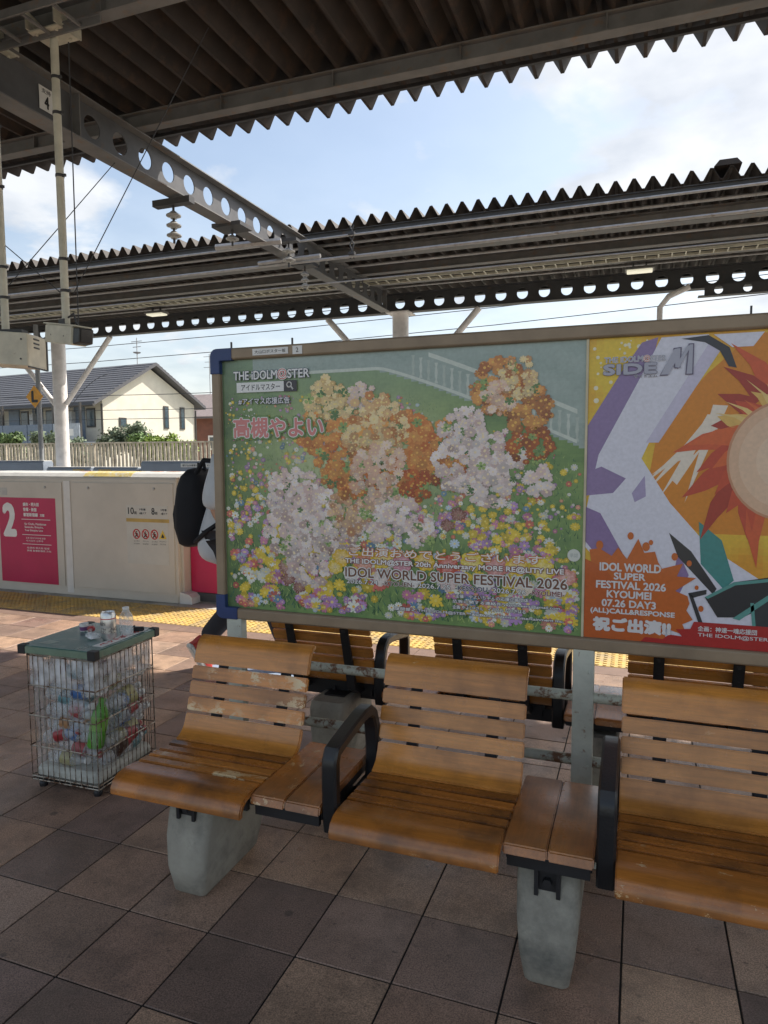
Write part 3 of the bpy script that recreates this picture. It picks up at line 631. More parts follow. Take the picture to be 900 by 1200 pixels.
def pedestal_mesh():
    b = MB(); lv = [(0, 1.830, 2.155, .054, .016), (.012, 1.818, 2.170, .062, .02), (.10, 1.800, 2.192, .076, .026), (.20, 1.806, 2.200, .084, .028), (.29, 1.832, 2.200, .087, .028), (.328, 1.850, 2.19, .085, .026), (.338, 1.862, 2.18, .077, .022)]
    vs = []; fs = []; n = 0
    for (z, ya, yb, hx, r) in lv:
        ring = []
        for (cx, cy, a0) in ((hx - r, yb - r, 0), (-hx + r, yb - r, 1), (-hx + r, ya + r, 2), (hx - r, ya + r, 3)):
            for k in range(5): th = (a0 + k / 4) * PI / 2; ring.append((cx + r * math.cos(th), cy - Y0 + r * math.sin(th), z))
        n = len(ring); vs += ring
    for i in range(len(lv) - 1):
        for k in range(n): k2 = (k + 1) % n; fs.append((i * n + k, i * n + k2, (i + 1) * n + k2, (i + 1) * n + k))
    fs += [tuple(range(n))[::-1], tuple(range((len(lv) - 1) * n, len(lv) * n))]
    b.add(vs, fs); return b.mesh('pedestal', ped_m, smooth=True)
ped_me = pedestal_mesh()
b = MB(); b.box(-.035, -.024, 1.815 - Y0, 1.93 - Y0, .265, .355); b.box(.024, .035, 1.815 - Y0, 1.93 - Y0, .265, .355); b.box(-.024, .024, 1.828 - Y0, 1.84 - Y0, .262, .355)
bolts(b, [(0, 1.822 - Y0, .305)], .013, 'y', .010); b.box(-.05, .05, 1.93 - Y0, 2.1 - Y0, .337, .345); clamp_me = b.mesh('bracket', bracket_m)
def make_bench(name, label, loc, rz, worn=()):
    t = thing(name, label, 'bench', loc, rz)
    b = MB(); b.box(-1.40, 1.40, -.055, .045, .338, .372); b.box(-1.40, 1.40, -.012, .002, .30, .338); b.build('beam', bracket_m, t)
    for k in range(4):
        x0 = -1.42 + .78 * k; s = link('seat', seat_me, t, (x0, 0, 0))
        for i, me in enumerate(slat_me): link('slat', slat_worn[i] if (k, i) in worn else me, s, (random.uniform(-.001, .001), 0, random.uniform(-.0006, .0006)))
        if k < 3:
            st = link('side_table', table_me, t, (x0 + SW, 0, 0))
            for j in range(2): link('board', board_worn if (k, 'b') in worn else board_me, st, (.001 + j * .119, 0, 0))
            link('armrest', arm_me, t, (x0 + SW + .266, 0, 0))
    for x in (-1.205, -.035, 1.14):
        p = link('pedestal', ped_me, t, (x, 0, 0)); link('bracket', clamp_me, p)
    return t
make_bench('platform_bench', 'slatted orange brown bench in the foreground in front of the poster board', (-.17, 1.98, 0), 0, {(0, 7), (0, 8), (0, 6), (0, 'b'), (0, 2), (0, 1)})
make_bench('platform_bench', 'slatted bench behind the poster board seen from its back', (-.17, 2.98, 0), PI)

# ------------------------------------------------------------------ poster board
YB = 2.48
bd = thing('poster_board', 'wide bronze framed poster board with blue corners standing between the benches', 'poster board', (-.17, YB, 0)); BO = (.17, -YB, 0)
for x in (-1.585, -.165, 1.25):
    b = MB(); b.box(x - .036, x + .036, YB - .022, YB + .022, 0, .80); b.box(x - .06, x + .06, YB - .05, YB + .05, 0, .012)
    bolts(b, [(x + .02, YB - .024, .70), (x + .02, YB - .024, .36)], .006, 'y', .003); b.build('post', post_m, bd, BO, bevel=.003)
for z in (.604, .369):
    b = MB()
    for xa, xb in ((-1.549, -.201), (-.129, 1.214)): b.tube([(xa, YB, z), (xb, YB, z)], .019, 12)
    b.build('rail', rust_m, bd, BO, smooth=True)
X0, X1, ZB, ZT = -1.667, 1.31, .776, 1.898
b = MB(); b.box(X0 + .03, X1 - .03, YB - .004, YB + .02, ZB + .03, ZT - .03); b.build('backing_panel', mat('board_panel', (.33, .32, .29), rough=.6), bd, BO)
def rail_prof(c, s=1): return [(-.025, -.018), (-.018, -.024), (.018, -.024), (.025, -.018), (.025, .018), (.018, .024), (-.018, .024), (-.025, .018)]
for z in (ZB + .023, ZT - .023):
    b = MB(); b.prism([(YB + q[0], z + q[1]) for q in rail_prof(0)], 'x', X0 + .10, X1 - .10); b.build('frame_rail', frame_m, bd, BO, bevel=.002)
for x in (X0 + .021, X1 - .021):
    b = MB(); b.prism([(x + q[1] * .85, YB + q[0]) for q in rail_prof(0)], 'z', ZB + .10, ZT - .10); b.build('frame_stile', frame_m, bd, BO, bevel=.002)
for x, z, sx, sz in ((X0, ZB, 1, 1), (X1, ZB, -1, 1), (X0, ZT, 1, -1), (X1, ZT, -1, -1)):
    pr = []; 
    for k in range(5): th = PI + k / 4 * PI / 2; pr.append((.03 + .03 * math.cos(th), .03 + .03 * math.sin(th)))
    pr += [(.102, 0), (.102, .05), (.044, .05), (.044, .102), (0, .102)]
    pr = [(x + sx * p[0], z + sz * p[1]) for p in pr]
    if sx * sz < 0: pr = pr[::-1]
    b = MB(); b.prism(pr, 'y', YB - .029, YB + .029); b.build('corner', blue_m, bd, BO, bevel=.002)
b = MB(); b.box(-.176, -.168, YB - .012, YB - .004, ZB + .047, ZT - .047); b.build('divider', mat('divider_metal', (.62, .55, .38), rough=.5), bd, BO)
b = MB(); b.box(-1.465, -1.305, YB - .0285, YB - .0265, ZT - .036, ZT - .010); tp = b.build('label_tape', white_m, bd, BO)
text('大山口ポスター板', -1.455, -1.315, ZT - .023, .014, YB - .0295, blackp_m, tp)
b = MB(); b.box(-1.285, -1.243, YB - .0285, YB - .0265, ZT - .040, ZT - .008); tp = b.build('label_tape', white_m, bd, BO)
text('2', -1.270, -1.259, ZT - .024, .018, YB - .0295, blackp_m, tp)
for x in (-1.58, -1.30, .32):
    b = MB(); b.box(x - .003, x + .003, YB - .003, YB + .003, ZT - .002, ZT + .028); b.build('pin', dsteel_m, bd, BO)

def S(h):
    r = [int(h[i:i + 2], 16) / 255 for i in (0, 2, 4)]; return tuple(c / 12.92 if c <= .04045 else ((c + .055) / 1.055) ** 2.4 for c in r)
def mixc(a, c, t): return tuple(x + (y - x) * t for x, y in zip(a, c))
print_m = mat_vcol('poster_print', .42, .35)
def pmat(name, col): return mat(name, col, rough=.42, var=.02, coat=.35)
P1 = (-1.624, -.1765, ZB + .047, ZT - .047); P2 = (-.1675, 1.266, ZB + .047, ZT - .047)
YP = YB - .0045
# left poster
b = MB(); x0, x1, z0, z1 = P1; nx, nz_ = 150, 106
pal = [S('5f7a4a'), S('7d9a5a'), S('a6b883'), S('4e6a55'), S('39543c')]
def field(x, z):
    u = (x - x0) / (x1 - x0); v = (z - z0) / (z1 - z0)
    n1 = mnoise.noise(Vector((x * 9, z * 16, 1))) * .5 + .5; n2 = mnoise.noise(Vector((x * 45, z * 60, 5))) * .5 + .5
    c = mixc(S('3f6b42'), S('93b068'), n1 * .7 + n2 * .3)
    glow = math.exp(-((u - .42) ** 2 / .06 + (v - .62) ** 2 / .05)); c = mixc(c, S('dde2b4'), glow * .8)
    c = mixc(c, S('8fa595'), max(0, (v - .78)) * 2.5)
    arc = v - (.93 - .62 * max(0, u - .48) ** 1.15) if u > .1 else -1      # paved terrace at the upper right
    if arc > 0: c = mixc(mixc(S('9fb0a8'), S('8b9c94'), n2), S('b2bfb8'), n1 * .6)
    if u < .12: c = mixc(c, S('3a4a34'), (.12 - u) * 4)
    return c
for i in range(nx):
    for j in range(nz_):
        xa = x0 + (x1 - x0) * i / nx; xb = x0 + (x1 - x0) * (i + 1) / nx; za_ = z0 + (z1 - z0) * j / nz_; zb = z0 + (z1 - z0) * (j + 1) / nz_
        b.cur = field((xa + xb) / 2, (za_ + zb) / 2); b.face([(xa, YP, za_), (xb, YP, za_), (xb, YP, zb), (xa, YP, zb)])
poster = b.build('poster', print_m); tag(poster, 'left poster, a pale green flower meadow with pink and orange blossoms and event lettering', 'poster')
rnd = random.Random(11)
def inP(x, z, m_=.01): return P1[0] + m_ < x < P1[1] - m_ and P1[2] + m_ < z < P1[3] - m_
def arcv(u): return .93 - .62 * max(0, u - .48) ** 1.15 if u > .1 else 9
# balustrade drawn along the terrace edge
b = MB(); lay = 0
for k in range(46):
    u = .08 + k * .0205; v = min(.962, (arcv(u) if u > .1 else .93) + .055); x = x0 + u * (x1 - x0); z = z0 + v * (z1 - z0); hh = .030 + .012 * u; y = YP - .0004
    if not inP(x, z + hh, .012) or not inP(x, z - hh): continue
    b.cur = S('c3ccc2') if k % 2 else S('b4bfb5'); ww = .007
    b.face([(x - ww, y, z - hh), (x - ww * .4, y, z - hh * .6), (x - ww * .9, y, z), (x - ww * .4, y, z + hh * .6), (x - ww, y, z + hh), (x + ww, y, z + hh), (x + ww * .4, y, z + hh * .6), (x + ww * .9, y, z), (x + ww * .4, y, z - hh * .6), (x + ww, y, z - hh)])
for dv, th in ((.005, .006), (.105, .008)):
    for k in range(45):
        q = []
        for kk in (k, k + 1):
            u = .08 + kk * .0205; v = (arcv(u) if u > .1 else .93) + dv + .01 * u; q.append((x0 + u * (x1 - x0), z0 + v * (z1 - z0)))
        if not all(inP(p[0], p[1], .012) for p in q): continue
        b.cur = S('ccd4c9'); y = YP - .0006; b.face([(q[0][0], y, q[0][1] - th), (q[1][0], y, q[1][1] - th), (q[1][0], y, q[1][1] + th), (q[0][0], y, q[0][1] + th)])
b.build('printed_balustrade', print_m, poster)
# grass strokes then flowers, small and dense above, large below
b = MB()
for k in range(5200):
    x = rnd.uniform(x0 + .012, x1 - .012); v = rnd.random() ** 1.25 * .92; z = z0 + .012 + v * (z1 - z0 - .06); u = (x - x0) / (x1 - x0)
    if v > arcv(u) - .02: continue
    s = .006 + .022 * (1 - v); a = rnd.uniform(-.8, .8); y = YP - .0008 - (k % 200) * 2e-6
    c = mixc(rnd.choice([S('4f7a4e'), S('2f5a3c'), S('8fb060'), S('3f6d5b'), S('a9bd72')]), S('c9cf9c'), .5 * math.exp(-((u - .42) ** 2 / .05 + (v - .6) ** 2 / .05)))
    b.cur = c; dx = math.sin(a) * s; dz = math.cos(a) * s; w_ = s * .09
    if inP(x + dx, z + dz): b.face([(x - w_, y, z), (x + w_, y, z), (x + dx, y, z + dz)])
b.build('printed_grass', print_m, poster)
FC = [(S('eef0e4'), 34), (S('f0d24a'), 20), (S('d98ab0'), 8), (S('c39ad2'), 12), (S('e0786a'), 10), (S('e8a08c'), 8), (S('6c94b4'), 5), (S('c9dceb'), 4)]
FP = [c for c, n in FC for _ in range(n)]
def daisy(b, x, z, r, c, y, n=None, inner=.5, cc=None):
    n = n or rnd.choice((7, 8, 9, 10)); a0 = rnd.random() * 6; sq = rnd.uniform(.75, 1.0); rim = []
    for k in range(n):
        for (dt, rr) in ((-.36, .88), (0, 1.0), (.36, .88), (.5 * 1.0, inner)):
            th = a0 + (k + dt) * 2 * PI / n; rim.append((x + math.cos(th) * r * rr, y, z + math.sin(th) * r * rr * sq))
    b.cur = c
    m_ = len(rim); cpt = (x, y, z)
    for k in range(m_): b.face([cpt, rim[k], rim[(k + 1) % m_]])
    b.cur = cc or (S('e6b93a') if c[0] > .7 and c[2] > .5 else mixc(c, S('f6e27a'), .8))
    b.face([(x + math.cos(k * PI / 3) * r * .24, y - 1.5e-5, z + math.sin(k * PI / 3) * r * .24 * sq) for k in range(6)])
b = MB(); spots = []
for k in range(4300):
    v = rnd.random() ** 1.1 * .88; x = rnd.uniform(x0 + .014, x1 - .014); z = z0 + .014 + v * (z1 - z0 - .05); u = (x - x0) / (x1 - x0)
    if v > arcv(u) - .04: continue
    spots.append((v, x, z))
spots.sort(reverse=True)
for k, (v, x, z) in enumerate(spots):
    r = (.0036 + .0125 * (1 - v) ** 1.5) * rnd.choice((.5, .7, .9, 1.1, 1.5, 1.9)); u = (x - x0) / (x1 - x0)
    if mnoise.noise(Vector((x * 7, z * 7, 3))) < -.05 and rnd.random() < .8: continue
    if not inP(x - r, z - r, .001) or not inP(x + r, z + r, .001): continue
    kk_ = int((mnoise.noise(Vector((x * 11, z * 11, 7))) * .5 + .5) * len(FP)); pool = FP if rnd.random() < .5 else FP[max(0, kk_ - 14):kk_ + 14] or FP
    c = mixc(rnd.choice(pool), S('d8dcb4'), .35 * math.exp(-((u - .42) ** 2 / .05 + (v - .6) ** 2 / .05)))
    c = mixc(c, mixc(c, (0, 0, 0), .35), rnd.random())
    if r < .0045: b.cur = c; b.face([(x + math.cos(q * PI / 2.5) * r, YP - .0013 - k * 4e-7, z + math.sin(q * PI / 2.5) * r) for q in range(5)])
    else: daisy(b, x, z, r, c, YP - .0013 - k * 4e-7)
b.build('printed_flowers', print_m, poster)
# large loose blossoms standing where the picture had its figures
YL = [YP - .0034]
def bloom(b, x, z, R, outer, inner, rings=6, n=14, sq=1.0, jag=.12):
    for q in range(rings):
        t_ = q / (rings - 1); r = R * (1 - .80 * t_); YL[0] -= 4.5e-6; m_ = max(6, int(n * (1 - .45 * t_))); a0 = rnd.random() * 6
        for k in range(m_):
            a = a0 + 2 * PI * k / m_; rr = r * rnd.uniform(1 - jag, 1 + jag); wd = .95 * PI / m_ * 1.25; y = YL[0] - (k % 4) * 6e-7
            pts = [(.30, 0)] + [(f, s * wd * w_) for f, w_, s in ((.62, .8, 1), (.86, .85, 1), (1.0, .35, 1), (1.0, .35, -1), (.86, .85, -1), (.62, .8, -1))]
            b.cur = mixc(mixc(outer, inner, t_ ** .7), (0, 0, 0), rnd.uniform(0, .14))
            b.face([(x + math.cos(a + dth) * rr * f, y, z + math.sin(a + dth) * rr * f * sq) for f, dth in pts])
            b.cur = mixc(mixc(outer, inner, t_), (1, 1, 1), .18)
            b.face([(x + math.cos(a + dth) * rr * f, YL[0] - 3.2e-6, z + math.sin(a + dth) * rr * f * sq) for f, dth in ((.5, 0), (.9, wd * .25), (.9, -wd * .2))])
b = MB(); O1, O2, O3 = S('cc6c32'), S('eeaa5c'), S('fbe6b0'); W1, W2 = S('d8bab4'), S('faf0ec')
for (x, z, r, o_, i_) in ((-1.33, .96, .040, S('8c5a50'), S('b58a7c')), (-1.28, .93, .036, S('8c5a50'), S('b58a7c')), (-1.34, 1.01, .045, S('a07468'), S('c9a294')),
                          (-1.23, 1.07, .125, W1, W2), (-1.33, 1.16, .10, W1, W2), (-1.14, 1.15, .12, S('a98a80'), W2), (-1.30, 1.30, .115, W1, W2), (-1.20, 1.24, .10, W1, W2), (-.86, 1.24, .075, W1, W2), (-.96, 1.22, .085, W1, W2), (-.77, 1.17, .055, W1, W2), (-1.05, 1.25, .09, S('c28a66'), S('efd0b0')),
                          (-1.20, 1.55, .080, O1, O2), (-1.13, 1.66, .105, S('d8b070'), O3), (-1.0, 1.68, .055, W1, S('f0dccf')), (-.72, 1.50, .105, O1, O2), (-.67, 1.42, .085, S('a4522a'), O2), (-1.05, 1.45, .15, O1, O2), (-.85, 1.48, .145, O1, O2), (-.95, 1.56, .13, S('c87a3c'), O3), (-.93, 1.39, .115, S('dca88a'), S('f3dccb')), (-.79, 1.34, .06, S('9c3a22'), O1),
                          (-.53, 1.37, .105, W1, W2), (-.63, 1.42, .09, W1, W2), (-.47, 1.45, .10, W1, W2), (-.60, 1.55, .085, W1, W2), (-.33, 1.37, .05, W1, W2), (-.36, 1.50, .07, S('96512c'), O1), (-.37, 1.62, .08, S('96512c'), O2), (-.48, 1.71, .095, S('a85e34'), O2), (-.40, 1.73, .07, S('b8703c'), O3), (-.47, 1.66, .055, S('dca88a'), S('f3dccb')), (-.62, 1.24, .035, S('8c5a50'), S('b58a7c')), (-.66, 1.20, .03, S('8c5a50'), S('b58a7c'))):
    if r < .05: bloom(b, x, z, r * .8, o_, i_, 4, 9, .9, .2); continue
    m_ = int((r / .021) ** 2 * 4.2)
    for q in range(m_):
        a = rnd.random() * 6.283; d = r * math.sqrt(rnd.random()) * 1.02; px_ = x + math.cos(a) * d; pz_ = z + math.sin(a) * d
        if not inP(px_ - .03, pz_ - .03, 0) or not inP(px_ + .03, pz_ + .03, 0): continue
        t_ = rnd.random(); cc_ = mixc(mixc(o_, i_, t_), (0, 0, 0), rnd.random() * .25 * (1 + (z - pz_) / r)); YL[0] -= 5e-7
        rr_ = rnd.uniform(.010, .024)
        if rnd.random() < .10: daisy(b, px_, pz_, rr_, mixc(S('3f6b42'), S('9fb86e'), rnd.random()), YL[0], 5, .3, S('5c7d4a'))
        else: daisy(b, px_, pz_, rr_, cc_, YL[0], rnd.choice((5, 6, 8, 11)), rnd.choice((.5, .72)), mixc(i_, S('f0d060'), .5))
# bright flower band behind the lower lettering
for (x, z, r, c) in ((-1.12, 1.02, .030, 'f0cf3a'), (-1.09, 1.06, .036, 'eec32e'), (-1.0, 1.04, .034, 'e08f6e'), (-.92, 1.06, .04, 'f0cf3a'), (-.84, 1.05, .036, 'd78a9c'), (-.75, 1.06, .036, 'efc62e'), (-.66, 1.05, .038, 'd9604a'), (-.57, 1.07, .036, 'f0d640'), (-.48, 1.05, .038, 'dd8f86'), (-.40, 1.06, .036, 'efca34'), (-.31, 1.05, .04, 'f0d546'), (-.23, 1.03, .03, 'e39c8c'),
                     (-1.05, .99, .03, 'f0e7e2'), (-.93, .985, .03, 'e6d6cc'), (-.8, .985, .03, 'f2ece6'), (-.66, .98, .03, 'e9cfc8'), (-.52, .99, .03, 'f1e9e2'), (-.38, .985, .03, 'efdcc6'), (-.26, .985, .03, 'f2e6e0')):
    bloom(b, x, z, r * 1.15, mixc(S(c), (0, 0, 0), .05), mixc(S(c), (1, 1, 1), .3), 4, 7, .85)
b.build('printed_blossoms', print_m, poster)
pw = pmat('print_white', (.80, .80, .78)); pk = pmat('print_black', (.025, .02, .03)); pnavy = pmat('print_navy', (.03, .035, .09)); ppink = pmat('print_pink', (.66, .23, .22)); pgreen = pmat('print_green', (.16, .28, .09)); pred = pmat('print_red', (.55, .05, .03)); pmar = pmat('print_maroon', (.20, .03, .02)); pcream = pmat('print_cream', (.74, .72, .48)); pbrown = pmat('print_brown', (.17, .07, .04)); por = pmat('print_orange', (.62, .22, .03))
YT = YP - .0078
def ptext(s, xa, xb, z, h, m, out=None, ow=.05, off=0.0, y=YT, parent=None, tilt=0, italic=0, out2=None, ow2=.1):
    p = parent or poster
    if out2: text(s, xa, xb, z, h, y + .0004, out2, p, ow2, tilt, italic=italic)
    if out: text(s, xa, xb, z, h, y + .0002, out, p, ow, tilt, italic=italic)
    text(s, xa, xb, z, h, y, m, p, off, tilt, italic=italic)
ptext('THE iDOLM', -1.565, -1.365, 1.786, .034, pw, pnavy, .06, .02); ptext('@', -1.362, -1.322, 1.786, .042, pred, pw, .05); ptext('STER', -1.318, -1.222, 1.786, .034, pw, pnavy, .06, .02)
bb = MB(); bb.box(-1.552, -1.335, YT + .0002, YT + .0008, 1.718, 1.758); bb.build('search_field', pw, poster)
bb = MB(); bb.box(-1.335, -1.277, YT + .0001, YT + .0007, 1.716, 1.760); bb.build('search_button', pk, poster)
ptext('アイドルマスター', -1.530, -1.352, 1.738, .024, pk, off=.01, y=YT - .0003)
bb = MB(); bb.tube([(-1.311 + .010 * math.cos(k * PI / 6), YT - .0003, 1.743 + .010 * math.sin(k * PI / 6)) for k in range(12)], .0025, 4, closed=True); bb.tube([(-1.303, YT - .0003, 1.735), (-1.294, YT - .0003, 1.724)], .003, 4); bb.build('search_icon', pw, poster)
ptext('#アイマス応援広告', -1.545, -1.31, 1.682, .026, pw, pnavy, .06, .01)
ptext('高槻やよい', -1.570, -1.165, 1.575, .078, ppink, pw, .055, .025, out2=pgreen, ow2=.13)
ptext('ご出演おめでとうございます', -1.06, -.315, 1.087, .034, pw, por, .07, .01, italic=.1)
ptext('THE IDOLM@STER 20th Anniversary MORE RE@LITY LIVE', -1.075, -.238, 1.047, .024, pw, pmar, .10, .03)
ptext('IDOL WORLD SUPER FESTIVAL 2026', -1.075, -.226, 1.004, .036, pbrown, pw, .09, .02)
for s, xa, xb, m_ in (('2026.7.24', -1.07, -.94, pw), ('-KYOUEN-', -.92, -.79, pbrown), ('2026.7.25', -.775, -.65, pw), ('-KESSYOU-', -.63, -.50, pnavy), ('2026.7.26', -.49, -.37, pw), ('-KYOUMEI-', -.355, -.235, pmar)): ptext(s, xa, xb, .968, .017, m_, pk if m_ is pw else pw, .07, .02)
for s, xa, xb, z in (('主催：やよいちゃんの応援企画団体', -.63, -.36, .938), ('広告に関する連絡先 yayoicheers@gmail.com', -.64, -.25, .917), ('企画 やよいPさん　イラスト なつきはる', -.64, -.37, .896), ('窪岡俊之 THE IDOLM@STER™&©Bandai Namco Entertainment Inc.', -.87, -.235, .872)): ptext(s, xa, xb, z, .014, pw, pnavy, .08, .02)
bb = MB(); bb.prism([(-.205 + .022 * math.cos(k * PI / 10), 1.11 + .022 * math.sin(k * PI / 10)) for k in range(20)], 'y', YT + .0002, YT + .0008); sb = bb.build('round_seal', pmat('print_seal', (.66, .68, .62)), poster); ptext('承認', -.219, -.191, 1.11, .014, pmat('print_grey', (.4, .45, .42)), y=YT - .0003, parent=sb)

# right poster
b = MB(); x0, x1, z0, z1 = P2
def sheet(c, pts, dy): b.cur = S(c) if isinstance(c, str) else c; b.face([(x, YP - dy, z) for x, z in pts])
for i in range(60):
    for j in range(46):
        xa = x0 + (x1 - x0) * i / 60; xb = x0 + (x1 - x0) * (i + 1) / 60; za_ = z0 + (z1 - z0) * j / 46; zb = z0 + (z1 - z0) * (j + 1) / 46
        n1 = mnoise.noise(Vector((xa * 6, za_ * 6, 8))) * .5 + .5; b.cur = mixc(S('e6c53c'), S('dd9a26'), max(0, min(1, (n1 - .35) * 3))); b.face([(xa, YP, za_), (xb, YP, za_), (xb, YP, zb), (xa, YP, zb)])
poster2 = b.build('poster', print_m); tag(poster2, 'right poster in orange, white and lavender shapes with a flame burst and white lettering', 'poster')
b = MB()
rn = random.Random(4)
sheet('d8861f', [(.02, 1.30), (.05, 1.50), (.12, 1.62), (.20, 1.72), (.33, 1.84), (.60, 1.84), (.7, 1.5), (.5, 1.2), (.2, 1.2)], .0004)
# white ribbon that folds at the left edge, lavender on its shaded folds
sheet('8f7aa6', [(-.1675, 1.40), (-.1675, 1.56), (-.06, 1.74), (.0, 1.83), (.05, 1.845), (.0, 1.60), (-.10, 1.42)], .0006)
sheet('dddce8', [(-.13, 1.46), (-.02, 1.68), (.06, 1.843), (.20, 1.845), (.235, 1.79), (.12, 1.62), (.03, 1.50), (-.02, 1.38)], .0009)
sheet('cbc5da', [(.06, 1.50), (.235, 1.79), (.21, 1.83), (.02, 1.50)], .0011)
sheet('dddce8', [(-.1675, 1.27), (-.13, 1.46), (.0, 1.46), (.10, 1.30), (.22, 1.16), (.40, 1.04), (.64, 1.10), (.80, .83), (-.02, .83), (-.06, 1.02), (-.1675, 1.14)], .0012)
sheet('8f7aa6', [(-.1675, 1.40), (-.12, 1.42), (-.04, 1.38), (-.08, 1.33), (-.1675, 1.32)], .0015)
sheet('8a72a2', [(-.1675, 1.28), (-.12, 1.26), (-.02, 1.08), (.04, 1.02), (-.02, .98), (-.1675, 1.16)], .0015)
sheet('a79bc0', [(-.02, 1.33), (.02, 1.39), (.025, 1.32), (-.01, 1.30)], .0017)
sheet('8a72a2', [(.13, 1.14), (.165, 1.06), (.14, 1.0), (.11, .98), (.12, 1.07)], .0017)
sheet('3c8a86', [(.19, 1.24), (.26, 1.18), (.30, 1.05), (.27, 1.02), (.20, 1.10)], .0018); sheet('26262c', [(.10, 1.20), (.17, 1.14), (.25, 1.02), (.24, 1.0), (.13, 1.12)], .0019)
sheet('34343c', [(.12, 1.835), (.20, 1.842), (.262, 1.80), (.285, 1.735), (.262, 1.74), (.235, 1.79), (.19, 1.82)], .0019)
sheet('dddce8', [(.215, 1.843), (.36, 1.843), (.33, 1.80), (.27, 1.80)], .002)
# flame burst round a plain pale disc
def burst(cx, cz, r0, r1, n, cols, dy, a0=0, a1=2 * PI):
    for k in range(n):
        a = a0 + (a1 - a0) * (k + rn.uniform(-.2, .2)) / n; L_ = r1 * rn.uniform(.75, 1.15); bend = rn.uniform(.15, .35); w_ = (a1 - a0) / n * .75
        p = [(a - w_, r0), (a - w_ * .4 + bend * .5, (r0 + L_) / 2), (a + bend, L_), (a + w_ * .7 + bend * .3, (r0 + L_) * .52), (a + w_, r0)]
        sheet(rn.choice(cols), [(cx + math.cos(q) * r, min(1.846, cz + math.sin(q) * r * 1.15)) for q, r in p], dy + k * 4e-6)
for k in range(9): a = 1.9 + k * .33; sheet('e9dccb', [(.2 + .04 * math.cos(a) * k, 1.40 + .05 * math.sin(a) * 2), (.10 + .015 * k, 1.38 + .03 * k), (.12 + .018 * k, 1.36 + .032 * k)], .0005 + k * 1e-5)
burst(.43, 1.47, .16, .30, 22, ['c2452a', 'd35a2e', 'a93422'], .0021); burst(.43, 1.47, .13, .25, 20, ['d9652f', 'c84a2a', 'e0b560'], .0024); burst(.43, 1.47, .10, .21, 16, ['e7c67c', 'd96a32'], .0027, .4, 2.7)
for q, (r, c) in enumerate(((.165, 'c98f6c'), (.158, 'dcb595'), (.13, 'e2c0a2'), (.08, 'e6c8ac'))): sheet(c, [(.43 + r * math.cos(k * PI / 20), 1.44 + r * 1.15 * math.sin(k * PI / 20)) for k in range(40)], .0030 + q * .0001)
# black and teal looped ribbons
sheet('24262b', [(.215, .99), (.30, 1.045), (.42, 1.07), (.60, 1.03), (.60, .96), (.42, .99), (.33, .93), (.255, .925)], .0035); sheet('2e3338', [(.35, .98), (.52, 1.03), (.52, .835), (.37, .835)], .0036)
for pts in ([(.215, .99), (.30, 1.045), (.45, 1.07), (.45, 1.06), (.305, 1.035), (.225, .985)], [(.30, .925), (.45, 1.05), (.46, 1.04), (.32, .92)], [(.35, .98), (.36, .98), (.375, .84), (.365, .84)]): sheet('5a9a92', pts, .0037)
for pts in ([(.165, 1.0), (.22, 1.015), (.22, 1.0), (.18, .985)], [(.165, 1.0), (.18, .99), (.235, .84), (.22, .84)]): sheet('2a2b30', pts, .0034)
# paint splash and footer
sp_ = []
for k in range(44): a = k / 44 * 2 * PI; rr = 1 + (.16 * math.sin(k * 2.7) + .10 * math.sin(k * 5.1)) ; sp_.append((max(-.1674, min(.30, -.03 + .20 * rr * math.cos(a))), max(.8235, .965 + .175 * rr * math.sin(a))))
sheet('c9651c', sp_, .0040); sheet('c05a18', [(-.1675, .8235), (-.1675, 1.10), (-.10, 1.07), (-.02, .95), (.05, .88), (.09, .8235)], .0042)
for (x, z, r) in ((-.02, 1.185, .010), (.045, 1.165, .007), (.165, 1.10, .008), (.19, 1.02, .006), (.205, .95, .008), (.03, 1.15, .012), (-.12, 1.15, .012), (.12, 1.12, .01)):
    sheet('c9651c', [(x + r * math.cos(k * PI / 6), z + r * 1.3 * math.sin(k * PI / 6)) for k in range(12)], .0041)
ft = [(.185, .905), (1.2655, .905), (1.2655, .8235), (.02, .8235), (.035, .84), (.09, .838), (.11, .855), (.15, .852), (.13, .875), (.175, .88)]
sheet('b0201e', ft, .0044)
for k in range(46):
    x = rn.uniform(-.16, .03); z = rn.uniform(1.60, 1.84)
    if x > -.16 + (z - 1.50) * .55: continue
    r = rn.uniform(.002, .009); sheet('e8e2c4', [(x + r * math.cos(q * PI / 4), z + r * math.sin(q * PI / 4)) for q in range(8)], .0005 + k * 2e-6)
